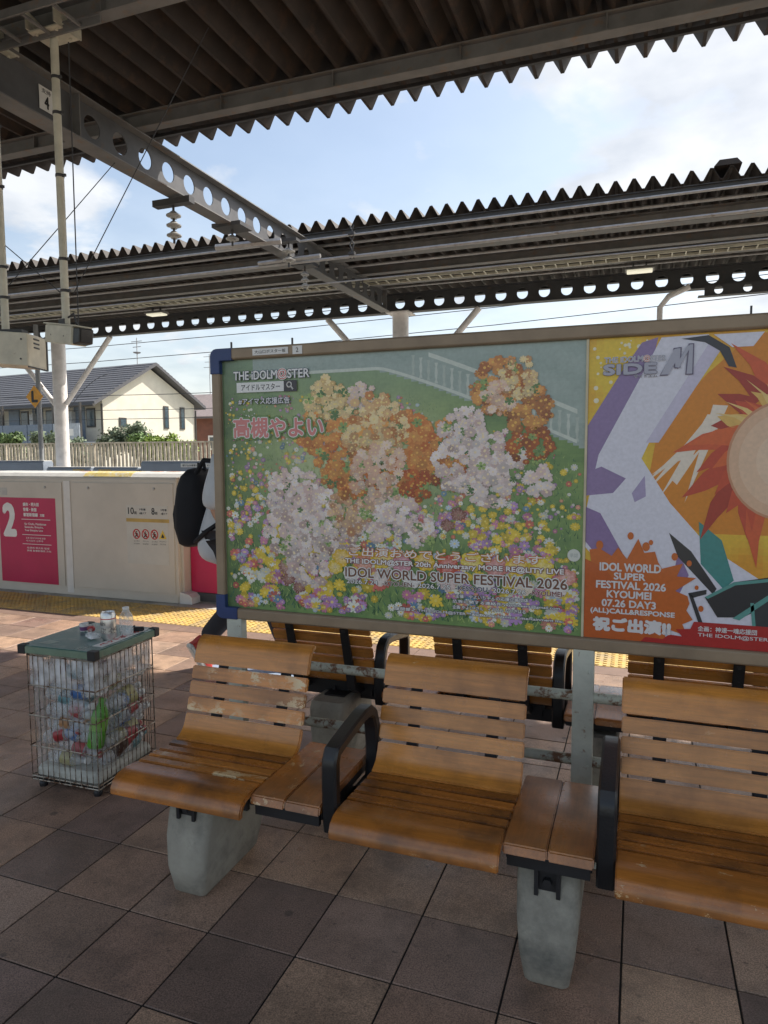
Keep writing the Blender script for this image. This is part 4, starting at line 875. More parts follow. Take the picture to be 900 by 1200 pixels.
# right, unseen continuation of the sheet
sheet('dddce8', [(.64, 1.10), (.9, 1.4), (1.266, 1.5), (1.266, .905), (.75, .905)], .0013); sheet('8f7aa6', [(.9, 1.4), (1.0, 1.3), (1.1, .95), (.95, .95)], .0016)
b.build('printed_shapes', print_m, poster2)
p2w = pmat('print_pale', (.72, .70, .70)); psil = pmat('print_silver', (.42, .42, .50)); pdv = pmat('print_violet', (.12, .10, .17))
q2 = dict(parent=poster2, y=YP - .0062)
ptext('THE iDOLM', -.117, .004, 1.777, .018, psil, pw, .05, .03, **q2); ptext('@', .006, .026, 1.777, .022, pred, pw, .05, **q2); ptext('STER', .028, .075, 1.777, .018, psil, pw, .05, .03, **q2)
ptext('SIDE', -.118, .046, 1.745, .032, psil, pdv, .09, .06, **q2)
bm_ = MB(); 
for dy, gr, mm in ((.0052, .0035, pdv), (.0056, 0, psil)):
    bm_ = MB()
    for pts in ([(.060, 1.722), (.085, 1.722), (.118, 1.79), (.112, 1.805), (.100, 1.803)], [(.100, 1.803), (.118, 1.805), (.116, 1.745), (.104, 1.745)], [(.104, 1.745), (.116, 1.742), (.150, 1.812), (.138, 1.812)], [(.138, 1.722), (.155, 1.722), (.155, 1.815), (.145, 1.815)]):
        cx = sum(p[0] for p in pts) / len(pts); cz = sum(p[1] for p in pts) / len(pts); dy += .00002
        bm_.face([(x + (gr if x > cx else -gr), YP - dy, z + (gr if z > cz else -gr)) for x, z in pts])
    bm_.build('emblem_letter', mm, poster2)
ptext('サイドエム', -.022, .05, 1.720, .010, pdv, pw, .06, .02, **q2)
for s, xa, xb, z, h in (('IDOL WORLD', -.117, .078, 1.076, .027), ('SUPER', -.07, .030, 1.045, .023), ('FESTIVAL 2026', -.128, .095, 1.014, .025), ('KYOUMEI', -.092, .050, .982, .024), ('07.26 DAY3', -.108, .065, .950, .024), ('(ALL)CALL&RESPONSE', -.145, .125, .920, .021)): ptext(s, xa, xb, z, h, p2w, off=.035, **q2)
ptext('祝ご出演!!', -.134, .112, .875, .044, p2w, off=.06, **q2)
ptext('企画：神速一魂応援団', .198, .372, .884, .017, p2w, off=.02, **q2); ptext('THE IDOLM@STER™&©Bandai Namco Entertainment Inc.', .198, .80, .862, .015, p2w, off=.01, **q2)

# ------------------------------------------------------------------ litter basket
lidg_m = mat('green_laminate', (.045, .15, .135), rough=.3, scale=5, patch=((.24, .30, .28), 7, .54, .72), coat=.3)
lide_m = mat('green_edge', (.17, .24, .17), rough=.6, patch=((.32, .28, .2), 12, .55, .7))
wirec_m = mat('chrome_wire', (.36, .32, .26), rough=.4, metal=.6, scale=30, patch=((.10, .045, .02), 26, .48, .56))
film_m = mat_clear('clear_film', (.70, .70, .68), .13, .2, 9, .13)
bask = thing('wire_litter_basket', 'wire basket of plastic bottles with a worn green lid left of the benches', 'litter basket', (-2.3145, 2.4195, 0), math.radians(2)); bask.scale = (.87, .82, 1.02)
hw, hd, zt = .205, .235, .597
def wpost(b, x, y, za_=.035, zb=zt): b.tube([(x, y, za_), (x, y, zb)], .0022, 5)
for nm, ax in (('front_grid', 0), ('back_grid', 1), ('left_grid', 2), ('right_grid', 3)):
    b = MB(); n = 13 if ax < 2 else 15
    for k in range(n):
        u = -1 + 2 * k / (n - 1)
        x, y = ((u * hw, -hd), (u * hw, hd), (-hw, u * hd), (hw, u * hd))[ax]; wpost(b, x + random.uniform(-.002, .002), y)
    for z in (.04, .055, .19, .325, .46, .59):
        e = .003; p = {0: [(-hw, -hd - e), (hw, -hd - e)], 1: [(-hw, hd + e), (hw, hd + e)], 2: [(-hw - e, -hd), (-hw - e, hd)], 3: [(hw + e, -hd), (hw + e, hd)]}[ax]
        b.tube([(*p[0], z), (*p[1], z + random.uniform(-.003, .003))], .0032, 5)
    b.build(nm, wirec_m, bask)
b = MB()
for x in (-.17, .17):
    for y in (-.2, .2): b.lathe([(.02, 0), (.022, .015), (.012, .03)], (x, y, 0), 10)
b.box(-.2, .2, -.23, .23, .032, .038); b.build('base', bracket_m, bask)
b = MB(); b.box(-.232, .232, -.262, .262, .602, .632); b.build('lid', lide_m, bask, bevel=.003)
b = MB(); b.box(-.226, .226, -.256, .256, .6325, .636); lid = b.build('lid_top', lidg_m, bask)
for sx in (-1, 1):
    for sy in (-1, 1):
        b = MB(); b.box(min(sx * .19, sx * .236), max(sx * .19, sx * .236), min(sy * .225, sy * .266), max(sy * .225, sy * .266), .599, .6385); b.build('corner_cap', bracket_m, bask, bevel=.003)
b = MB(); b.face([(-.16, -.20, .6368), (-.09, -.21, .6368), (-.07, -.15, .6368), (-.14, -.14, .6368)]); b.build('sticker', mat('old_sticker', (.36, .42, .36), rough=.6), bask)
b = MB(); b.prism([(.145, -.17), (.205, -.17), (.205, .20), (.19, .225), (.16, .225), (.145, .20)], 'z', .6365, .6375); stk = b.build('sticker', white_m, bask)
Ms = Matrix.Translation((.175, 0, .6385)) @ Matrix.Rotation(PI / 2, 4, 'Z') @ Matrix.Rotation(-PI / 2, 4, 'X')
text('ペットボトル', -.15, .16, 0, .034, 0, redp_m, stk, .03, M=Ms)
# crumpled liner
b = MB(); seg = 22; lv = 12; ring = []
def sq(t_):
    a = t_ * 4; k = int(a) % 4; f = a - int(a); c = [(-1, -1), (1, -1), (1, 1), (-1, 1)]; p, q = c[k], c[(k + 1) % 4]; return p[0] + (q[0] - p[0]) * f, p[1] + (q[1] - p[1]) * f
vs = []; fs = []; ns = 88
for j in range(lv):
    z = .05 + .55 * j / (lv - 1)
    for k in range(ns):
        sx, sy = sq(k / ns); nn = mnoise.noise(Vector((sx * 4, sy * 4, z * 14))) * .016 + mnoise.noise(Vector((sx * 14, sy * 14, z * 30))) * .006
        s_ = .955 - (.10 if j == 0 else 0); vs.append((sx * (hw * s_ - .010 + nn), sy * (hd * s_ - .010 + nn), z))
for j in range(lv - 1):
    for k in range(ns): k2 = (k + 1) % ns; fs.append((j * ns + k, j * ns + k2, (j + 1) * ns + k2, (j + 1) * ns + k))
fs.append(tuple(range(ns))); b.add(vs, fs); b.build('liner_bag', film_m, bask, smooth=True)
# folded bag collar hanging outside the top
film2_m = mat_clear('bag_collar', (.85, .85, .86), .50, .2, 16, .35)
b = MB(); vs = []; fs = []
for j in range(6):
    z = .60 - .15 * j / 5
    for k in range(ns + 1):
        sx, sy = sq((k % ns) / ns); nn = abs(mnoise.noise(Vector((sx * 9, sy * 9, z * 10)))) * .014; dz = mnoise.noise(Vector((sx * 2, sy * 2, 3))) * .04 * j / 5
        vs.append((sx * (hw * .985 - .005 + nn * .3), sy * (hd * .985 - .005 + nn * .3), z + dz))
for j in range(5):
    for k in range(ns): fs.append((j * (ns + 1) + k, j * (ns + 1) + k + 1, (j + 1) * (ns + 1) + k + 1, (j + 1) * (ns + 1) + k))
b.add(vs, fs); b.build('bag_collar', film2_m, bask, smooth=True)
b = MB(); b.box(-.195, .195, -.225, .225, .04, .10); b.build('bag_bottom', mat('bag_bottom', (.52, .52, .46), rough=.6), bask, bevel=.02)
# bottles and cans in the basket
clear_m = mat_clear('bottle_plastic', (.80, .84, .86), .34, .12, 30, .18)
def bottle(name, label, body, capc, labc, r=.032, h=.20, group=None):
    t = thing(name, label, 'bottle', (0, 0, 0), 0, group)
    b = MB(); b.lathe([(r * .8, 0), (r, .01), (r, h * .28), (r * .93, h * .34), (r, h * .40), (r, h * .66), (r * .72, h * .8), (.014, h * .9), (.013, h * .95)], (0, 0, 0), 12); bo = b.build('body', body, t, smooth=True)
    if labc: b = MB(); b.lathe([(r + .001, h * .36), (r + .001, h * .64)], (0, 0, 0), 12); b.build('label', labc, t, smooth=True)
    if capc: b = MB(); b.lathe([(.015, h * .94), (.015, h * 1.01)], (0, 0, 0), 10); b.build('cap', capc, t)
    return t
pcol = {n: mat('plastic_' + n, c, rough=.3, var=.08) for n, c in dict(green=(.11, .36, .04), red=(.36, .035, .04), white=(.75, .75, .72), blue=(.06, .16, .40), orange=(.42, .22, .10), brown=(.07, .03, .02), yellow=(.42, .38, .16), purple=(.2, .08, .2), teal=(.10, .24, .27)).items()}
GB = 'empty bottles and cans inside the wire basket'
Bm = Matrix.Translation((-2.3145, 2.4195, 0)) @ Matrix.Rotation(math.radians(2), 4, 'Z')
def TB(p): return Bm @ Matrix.Translation((p[0] * .87, p[1] * .82, p[2] * 1.02))
def inb(o, x, y, z, rx, ry, rz): o.matrix_world = TB((x, y, z)) @ Matrix.Rotation(rz, 4, 'Z') @ Matrix.Rotation(rx, 4, 'X') @ Matrix.Rotation(ry, 4, 'Y')
kinds = [('clear empty drink bottle with a white cap lying in the wire basket', clear_m, pcol['white'], None), ('clear bottle with a blue label in the wire basket', clear_m, pcol['white'], pcol['blue']), ('clear bottle with a red label in the wire basket', clear_m, pcol['red'], pcol['red']),
         ('clear bottle with an orange label in the wire basket', clear_m, pcol['orange'], pcol['orange']), ('clear bottle with a teal label in the wire basket', clear_m, pcol['teal'], pcol['teal']), ('clear bottle with a yellow label in the wire basket', clear_m, pcol['white'], pcol['yellow'])]
protos = []
rb = random.Random(5)
for i in range(46):
    kx = rb.choices(range(6), (3, 2, 2, 1.2, 1, 1))[0]; k = kinds[kx]
    hit = [p for p in protos if p[0] == kx]
    if hit: o = copy_tree(hit[0][1])
    else: o = bottle('drink_bottle', k[0], *k[1:], group=GB); protos.append((kx, o))
    z = .12 + (i // 8) * .078 + rb.uniform(-.01, .02); face = rb.random() < .72; along = rb.random() < .5
    a = rb.uniform(-.5, .5)
    if face:
        if rb.random() < .5: inb(o, .145, rb.uniform(-.17, .0), z, -PI / 2 + a * .3, 0, a * .25)
        else: inb(o, rb.uniform(-.16, -.03), -.175, z, 0, PI / 2 + a * .6, a * .15)
    else: inb(o, rb.uniform(-.10, .10), rb.uniform(-.15, -.0), z, -PI / 2 + a, 0, rb.uniform(-1, 1) * .4)
o = bottle('drink_bottle', 'bright green bottle standing tilted in the basket near its front right corner', pcol['green'], pcol['green'], mat('plastic_lime', (.22, .46, .07), rough=.35), .036, .21, GB); inb(o, .150, -.185, .20, -.22, .05, 0)
o = bottle('drink_bottle', 'cola bottle with dark contents and red label low in the right side of the basket', pcol['brown'], pcol['red'], pcol['red'], .034, .20, GB); inb(o, .155, -.06, .135, -1.2, 0, 0)
o = bottle('drink_bottle', 'red capped bottle with pink red label halfway up the right side of the basket', clear_m, pcol['red'], pcol['red'], .033, .18, GB); inb(o, .155, -.02, .29, -1.5, 0, .05)
can_m = mat('can_metal', (.66, .65, .63), rough=.28, metal=.8, var=.06)
def can(name, label, m, cat='can', group=None, r=.033, h=.122):
    t = thing(name, label, cat, (0, 0, 0), 0, group)
    b = MB(); b.lathe([(r * .78, 0), (r, .01), (r, h - .012), (r * .82, h - .001), (r * .84, h), (r * .78, h - .006)], (0, 0, 0), 20); b.build('body', m, t, smooth=True)
    b = MB(); b.cbox((0, -.006, h - .004), (.012, .022, .002)); b.build('pull_tab', can_m, t)
    return t
o = can('drink_can', 'silver beer can with dark lettering standing on the green lid', can_m)
o.matrix_world = TB((.135, -.03, .639)) @ Matrix.Rotation(math.radians(-18), 4, 'Z')
me = text_mesh('Asahi').copy(); me.materials.clear(); me.materials.append(blackp_m); xs = [v.co.x for v in me.vertices]; ys = [v.co.y for v in me.vertices]
for v in me.vertices:
    u = (v.co.x - (min(xs) + max(xs)) / 2) / (max(xs) - min(xs)) * .042; zz_ = (v.co.y - min(ys)) / (max(ys) - min(ys)) * .020 + .066; a = -PI / 2 + u / .0334; v.co = (.0336 * math.cos(a), .0336 * math.sin(a), zz_)
link('lettering', me, o)
b = MB(); b.lathe([(.0334, .03), (.0334, .055)], (0, 0, 0), 20); b.build('printed_band', mat('can_band', (.22, .20, .19), rough=.35, metal=.4, patch=((.6, .58, .52), 60, .5, .55)), o, smooth=True)
b = MB(); b.lathe([(.0334, .092), (.0334, .096)], (0, 0, 0), 20); b.build('printed_band', redp_m, o, smooth=True)
o = bottle('drink_bottle', 'small clear bottle with a white cap standing on the green lid', clear_m, pcol['white'], None, .031, .125); o.matrix_world = TB((.165, .075, .639))
o = thing('paper_cup', 'small white cup with a purple band on the green lid', 'cup'); b = MB(); b.lathe([(.017, 0), (.021, .036), (.0195, .036), (.016, .003)], (0, 0, 0), 14); b.build('body', pcol['white'], o, smooth=True); b = MB(); b.lathe([(.0182, .004), (.0205, .022)], (0, 0, 0), 14); b.build('printed_band', pcol['purple'], o); o.matrix_world = TB((-.105, .07, .638))
o = thing('plastic_vial', 'tiny clear vial with a round red cap lying on the green lid', 'vial'); b = MB(); b.tube([(0, 0, .012), (0, -.07, .010)], .010, 10); b.build('body', clear_m, o, smooth=True); b = MB(); b.lathe([(.006, 0), (.016, .006), (.018, .018), (.012, .028)], (0, .012, 0), 12); b.build('cap', pcol['red'], o, smooth=True); o.matrix_world = TB((-.045, .05, .638)) @ Matrix.Rotation(.5, 4, 'Z')
o = thing('crumpled_wrapper', 'crumpled clear wrapper beside the silver can on the green lid', 'wrapper'); b = MB(); rw = random.Random(2)
b.lathe([(.01, 0), (.028, .006), (.03, .016), (.018, .024), (.004, .026)], (0, 0, 0), 11); b.v = [(x + rw.uniform(-.006, .006), y + rw.uniform(-.006, .006), max(0, z + rw.uniform(-.004, .004))) for x, y, z in b.v]; b.build('film', film2_m, o); o.matrix_world = TB((.05, -.05, .638))
o = thing('plastic_piece', 'small black plastic piece lying beside the clear bottle on the lid', 'plastic piece'); b = MB(); b.box(-.03, .03, -.012, .012, 0, .018); b.box(-.02, -.01, -.014, .014, .0, .026); b.build('body', bracket_m, o, bevel=.004); o.matrix_world = TB((.17, .16, .638)) @ Matrix.Rotation(.5, 4, 'Z')

# ------------------------------------------------------------------ near platform screen door
sd = thing('platform_screen_door', 'beige platform screen door housing with a magenta number panel along the platform edge', 'screen door', (-6.0, 5.7, 0)); SO = (6.0, -5.7, 0)
prof = [(5.56, .004), (5.56, 1.215), (5.566, 1.235), (5.61, 1.275), (5.66, 1.29), (5.86, 1.29), (5.90, 1.26), (5.91, .004)]
b = MB(); b.prism(prof, 'x', -9.6, -4.20); b.build('body', door_m, sd, SO, bevel=.004)
b = MB(); b.prism([(5.572, 1.2445), (5.612, 1.279), (5.66, 1.2945), (5.86, 1.2945), (5.905, 1.262), (5.905, 1.20), (5.85, 1.255), (5.63, 1.255)], 'x', -9.6, -4.09); b.build('top_cover', doortop_m, sd, SO)
b = MB(); b.prism([(5.60, .004), (5.60, 1.25), (5.90, 1.25), (5.90, .004)], 'x', -4.20, -4.165); b.prism([(5.565, 1.02), (5.60, 1.26), (5.88, 1.27), (5.90, 1.2), (5.90, 1.15), (5.70, 1.14)], 'x', -4.198, -4.09); b.build('end_cover', door_m, sd, SO)
b = MB(); b.prism([(-4.199, .004), (-4.06, .004), (-4.06, .07), (-4.10, .10), (-4.199, .12)], 'y', 5.566, 5.80); b.build('foot', doortop_m, sd, SO)
def panel(xa, xb):
    b = MB(); b.box(xa, xb, 5.551, 5.559, .095, 1.185); p = b.build('front_panel', door_m, sd, SO, bevel=.002)
    b = MB()
    for kx in (xa + .22, xb - .22): b.lathe([(.014, 0), (.014, .006), (.008, .012)], (0, 0, 0), 12, Matrix.Translation((kx, 5.551, 1.13)) @ Matrix.Rotation(PI / 2, 4, 'X'))
    b.build('lock', pipe_m, p)
    return p
panel(-7.35, -5.625); panel(-5.49, -4.235); panel(-8.9, -7.5)
b = MB(); b.box(-5.60, -5.515, 5.553, 5.5595, .03, 1.20); b.build('mullion', doortop_m, sd, SO)
b = MB(); b.box(-9.6, -4.21, 5.554, 5.5595, .008, .075); b.build('kick_plate', door_m, sd, SO)
b = MB(); b.box(-6.51, -5.715, 5.5485, 5.5505, .10, 1.015); mg = b.build('magenta_panel', magenta_m, sd, SO)
def dtext(s, xa, xb, z, h, m, off=.02, y=5.5475, parent=None): text(s, xa, xb, z, h, y, m, parent or mg, off, M=Matrix.Translation((0, 0, 0)))
mg_loc = mg.location.copy()
dtext('2', -6.44, -6.285, .775, .33, white_m, .045)
for s, xa, xb, z, h in (('調布・明大前', -6.16, -5.94, .945, .038), ('笹塚・新宿', -6.16, -5.975, .89, .038), ('都営新宿線', -6.16, -5.96, .835, .038), ('方面', -5.93, -5.87, .832, .028)): dtext(s, xa, xb, z, h, white_m, .03)
for s, xa, xb, z in (('for Chofu, Meidaimae', -6.15, -5.85, .735), ('Sasazuka, Shinjuku,', -6.15, -5.89, .70), ('Toei Shinjuku Line', -6.15, -5.90, .665)): dtext(s, xa, xb, z, .026, white_m, .02)
for s, xa, xb, z in (('조후 메이다이마에 방면', -6.14, -5.87, .585), ('사사즈카 신주쿠', -6.14, -5.90, .555), ('往调布 明大前 笹塚', -6.13, -5.82, .48), ('新宿 都营新宿线 方向', -6.13, -5.80, .45)): dtext(s, xa, xb, z, .02, white_m, .01)
b = MB()
for z in (.785, .62, .52): b.box(-6.19, -5.79, 5.5470, 5.5484, z - .003, z + .003)
b.build('divider_line', white_m, mg)
b = MB(); b.box(-6.62, -6.38, 5.5505, 5.5512, 1.04, 1.12); b.build('small_notice', mat('notice_plate', (.5, .49, .45), rough=.5), sd, SO)
b = MB(); b.box(-4.80, -4.30, 5.5485, 5.5508, .38, .965); sg = b.build('notice_panel', mat('notice_film', (.60, .575, .51), rough=.4, var=.03), sd, SO)
for s, xa, xb, z, h in (('10', -4.775, -4.705, .91, .065), ('両', -4.70, -4.67, .89, .028), ('7号車', -4.64, -4.56, .925, .022), ('4番ドア', -4.64, -4.555, .888, .022), ('8', -4.49, -4.455, .91, .065), ('両', -4.45, -4.42, .89, .028), ('5号車', -4.38, -4.31, .925, .022), ('4番ドア', -4.38, -4.305, .888, .022)): dtext(s, xa, xb, z, h, blackp_m, .02, parent=sg)
b = MB(); b.box(-4.80, -4.285, 5.5465, 5.5482, .80, .835); b.build('gold_stripe', gold_m, sg)
for k in range(3):
    cx = -4.68 + k * .108; cz = .68
    b = MB(); b.tube([(cx + .040 * math.cos(a * PI / 10), 5.547, cz + .045 * math.sin(a * PI / 10)) for a in range(20)], .0055, 4, closed=True); b.tube([(cx - .026, 5.547, cz + .03), (cx + .026, 5.547, cz - .03)], .0045, 4); b.build('prohibition_ring', redp_m, sg)
    b = MB(); b.tube([(cx, 5.5478, cz + .026), (cx + .003, 5.5478, cz + .018)], .006, 4); b.tube([(cx, 5.5478, cz + .012), (cx - .004, 5.5478, cz - .010), (cx - .016, 5.5478, cz - .03)], .005, 4); b.tube([(cx - .004, 5.5478, cz - .010), (cx + .012, 5.5478, cz - .03)], .004, 4); b.tube([(cx - .02, 5.5478, cz + .0), (cx, 5.5478, cz + .008), (cx + .018, 5.5478, cz - .004)], .0035, 4); b.build('pictogram', blackp_m, sg)
    for q, s in enumerate(('立入禁止', 'かけこみ')[k % 2:k % 2 + 1] + ('NO ENTRY',)): dtext(s, cx - .035, cx + .035, .61 - q * .028, .014, blackp_m, .0, parent=sg)
b = MB(); b.prism([(-4.41, .64), (-4.32, .64), (-4.365, .725)], 'y', 5.546, 5.548); b.build('warning_triangle', yelp_m, sg)
b = MB(); b.prism([(-4.385, .65), (-4.345, .65), (-4.355, .675), (-4.368, .69)], 'y', 5.5452, 5.5458); b.build('pictogram', blackp_m, sg)
dtext('手をふれない', -4.405, -4.325, .615, .014, blackp_m, 0, parent=sg); dtext('CAUTION', -4.40, -4.33, .587, .014, blackp_m, 0, parent=sg)
b = MB(); b.prism([(5.574, 1.2485), (5.612, 1.2815), (5.66, 1.2965), (5.80, 1.2965), (5.80, 1.2950), (5.66, 1.2950), (5.612, 1.2795), (5.576, 1.2465)], 'x', -5.35, -4.75); b.build('top_sticker', mat('faded_yellow', (.72, .56, .20), rough=.5, patch=((.7, .66, .55), 20, .5, .6)), sd, SO)
for xx in (-5.45, -4.55, -4.35): b = MB(); b.box(xx - .05, xx + .06, 5.68, 5.76, 1.2949, 1.2962); b.build('top_sticker', mat('orange_print', (.7, .25, .08), rough=.5), sd, SO)
# children that hold world coordinates
for o_ in (mg, sg): pass
dl = thing('sliding_door_leaf', 'magenta sliding door leaf between the beige housing and the person', 'door', (-3.4, 5.74, 0))
b = MB(); b.box(-4.16, -3.62, 5.70, 5.745, .10, 1.20); b.build('leaf', magenta_m, dl, (3.4, -5.74, 0), bevel=.004)
b = MB(); b.box(-4.16, -3.62, 5.695, 5.75, 1.20, 1.225); b.build('top_trim', mat('red_trim', (.45, .03, .06), rough=.4), dl, (3.4, -5.74, 0))
b = MB(); b.box(-4.16, -3.62, 5.70, 5.76, .012, .096); b.build('bottom_rail', dsteel_m, dl, (3.4, -5.74, 0))

# ------------------------------------------------------------------ far platform: screen doors, sign, fence
def far_door(x0, x1, zt, lab, stickers=(), notch=False):
    t = thing('far_screen_door', lab, 'screen door', ((x0 + x1) / 2, 13.0, 0), 0, 'screen doors of the opposite platform'); O = (-(x0 + x1) / 2, -13, 0)
    b = MB(); b.prism([(12.84, .004), (12.84, zt - .05), (12.88, zt), (13.12, zt), (13.16, zt - .05), (13.16, .004)], 'x', x0, x1); b.build('body', greydoor_m, t, O, bevel=.006)
    n = max(1, int((x1 - x0) / 1.3)); wd = (x1 - x0) / n
    for k in range(n):
        b = MB(); b.box(x0 + k * wd + .03, x0 + (k + 1) * wd - .03, 12.834, 12.841, .12, zt - .09); b.build('panel', greydoor_m, t, O, bevel=.002)
    b = MB(); b.box(x0 + .01, x1 - .01, 12.87, 13.13, zt + .001, zt + .012); b.build('top_cover', doortop_m, t, O)
    for (xa, xb, m_) in stickers:
        b = MB(); b.box(xa, xb, 12.829, 12.833, zt - .13, zt - .045); b.build('sticker', m_, t, O)
    if notch:
        b = MB(); b.box(x0 + 1.1, x0 + 2.0, 12.829, 12.833, zt - .13, zt - .045); s = b.build('sticker', white_m, t, O); 
        text('駆け込み乗車はおやめください', x0 + 1.15, x0 + 1.95, zt - .088, .045, 12.826, blackp_m, s, .01)
    return t
far_door(-24, -18.0, 1.30, 'far grey blue screen door cut off at the left edge of the picture')
far_door(-17.9, -13.55, 1.32, 'far grey blue screen door left of the low gates')
far_door(-13.45, -12.10, 1.17, 'low far gate left of the thin black gap', ((-12.62, -12.28, gold_m),)); far_door(-12.03, -10.75, 1.17, 'low far gate right of the thin black gap', ((-11.85, -11.5, gold_m),))
far_door(-10.65, -6.3, 1.31, 'far grey blue screen door beyond the person with a white strip notice', (), True); far_door(-6.2, -3.4, 1.17, 'low far gate hidden behind the poster board'); far_door(-3.3, 1.1, 1.31, 'tall far screen door hidden behind the poster board')
def px_bar(b, x0, x1, y, z0, z1, t=.03): b.box(x0, x1, y - t / 2, y + t / 2, z0, z1)
fn = thing('slatted_fence', 'long fence of weathered beige vertical slats behind the opposite platform', 'fence', (-15, 17.55, 0)); FNO = (15, -17.55, 0)
slat_f = mat('weathered_slat', (.52, .46, .36), rough=.8, scale=6, var=.2, patch=((.26, .22, .17), 5, .5, .7))
b = MB(); rf = random.Random(8)
for k in range(330):
    x = -36 + k * .145 + rf.uniform(-.006, .006); b.box(x, x + .085, 17.53, 17.555, .12, 1.83 + rf.uniform(-.008, .008))
o = b.build('slat', slat_f, fn, FNO); o['kind'] = 'stuff'
for z in (1.845, .45): b = MB(); b.box(-36, 12, 17.50, 17.60, z - .03, z + .015); b.build('rail', slat_f, fn, FNO)
for k in range(13): b = MB(); x = -35.4 + k * 3.8; b.box(x, x + .07, 17.56, 17.64, 0, 1.86); b.build('post', slat_f, fn, FNO)
lp = thing('limit_sign', 'small orange diamond sign with a black L beside the white column', 'sign', (-13.75, 13.0, 0))
b = MB(); b.tube([(0, 0, 0), (0, 0, 4.6)], .055, 10); b.build('post', mat('post_grey', (.25, .26, .27), rough=.5), lp, smooth=True)
Ml = Matrix.Translation((-.05, -.075, 2.88)) @ Matrix.Rotation(PI / 4, 4, 'Y')
b = MB(); b.box(-.19, .19, -.012, .0, -.19, .19, Ml); pt = b.build('plate', mat('sign_orange', (.80, .36, .02), rough=.45), lp)
for o2 in (text('L', -.125, .045, 2.88, .25, -.092, blackp_m, pt, .05),): pass

bush_m = mat('leaf', (.07, .13, .035), col2=(.16, .24, .07), rough=.6, scale=4, rand=.25); bark_m = mat('bark', (.12, .09, .06), rough=.9)
def bush(x, y, w_, h, lab, m=bush_m, n=1300, spiky=False, zb=-1.35, leaf=.085):
    t = thing('shrub', lab, 'shrub', (x, y, zb), 0); r = random.Random(int(x * 31 + y * 7)); b = MB(); H = h - zb
    cl = [(r.uniform(-w_ * .38, w_ * .38), r.uniform(-.25, .25), H - r.uniform(.2, .9), r.uniform(.18, .34)) for _ in range(12)]
    for k in range(n):
        c = r.choice(cl); d = Vector((r.gauss(0, 1), r.gauss(0, 1), r.gauss(0, 1))).normalized() * c[3] * r.uniform(.55, 1.0); p = Vector(c[:3]) + d
        if spiky: p.z += abs(r.gauss(0, .18))
        if p.z > H + (.15 if spiky else 0): p.z = H - r.random() * .1
        a = Vector((r.gauss(0, 1), r.gauss(0, 1), r.gauss(0, 1))).normalized(); q = a.cross(d.normalized() + Vector((.01, 0, 0))).normalized(); s = leaf * r.uniform(.6, 1.2)
        b.face([p - a * s, p + q * s * .45, p + a * s, p - q * s * .45])
    me = b.mesh('foliage', None) if False else None
    me = bpy.data.meshes.new('foliage'); me.from_pydata(b.v, [], b.f); me.materials.append(m); link('foliage', me, t)
    b = MB()
    for c in cl[:7]: b.tube([(0, 0, 0), (c[0] * .4, c[1] * .4, c[2] * .5), c[:3]], [.05, .03, .012], 6)
    b.build('stem', bark_m, t); return t
leaf2 = mat('leaf_dull', (.10, .14, .08), col2=(.20, .25, .15), rough=.6, scale=4, rand=.2); leaf3 = mat('leaf_lime', (.16, .25, .03), col2=(.28, .36, .07), rough=.6, scale=4)
bush(-21.8, 19.4, 1.5, 2.35, 'rounded green shrub above the fence at the left edge', bush_m, 1700); bush(-20.2, 19.5, 1.2, 2.35, 'green grey shrub above the fence just left of the white column', leaf2, 1500)
bush(-19.0, 19.6, .9, 2.15, 'small grey green shrub just right of the white column', leaf2, 900)
bush(-17.2, 19.4, 1.0, 2.28, 'loose grey green shrub with upright shoots in front of the cream gable', leaf2, 2000, True); bush(-16.4, 19.6, 1.0, 2.42, 'tall spiky shrub in front of the cream gable', leaf2, 2000, True)
bush(-15.95, 19.4, .7, 2.22, 'round dark green shrub beside the tall spiky one', bush_m, 1200); bush(-15.45, 19.4, .55, 2.2, 'round bright green shrub in front of the cream gable', leaf3, 1100); bush(-14.9, 19.4, .55, 2.2, 'round bright green shrub under the right hand gable window', leaf3, 1100); bush(-14.3, 19.5, .8, 2.02, 'yellowish green low shrub at the right corner of the cream house', leaf3, 1000)
o = MB(); o.box(-60, 40, 20.6, 20.8, -1.35, .35); tag(o.build('garden_wall', conc_m), 'low concrete wall beyond the fence', 'wall')

# ------------------------------------------------------------------ cream house
wall_m = mat('cream_render', (.66, .62, .52), rough=.8, scale=2, var=.05, bump=.2, bscale=20)
rooft_m = mat('slate_roof', (.09, .09, .098), rough=.6, scale=8, var=.2, stretch=(1, 6, 6))
glass_m = mat('window_glass', (.05, .08, .10), rough=.12, var=.2, coat=.5); wfr_m = mat('window_frame', (.06, .055, .05), rough=.4); bpanel_m = mat('blue_grey_panel', (.15, .19, .25), rough=.5, var=.08); bdoor_m = mat('blue_grey_door', (.20, .25, .31), rough=.5)
house = thing('cream_house', 'cream rendered house with dark slate roof, lit gable wall and shaded balcony side', 'house', (-25.2, 27.7, -1.35), math.radians(173.1))
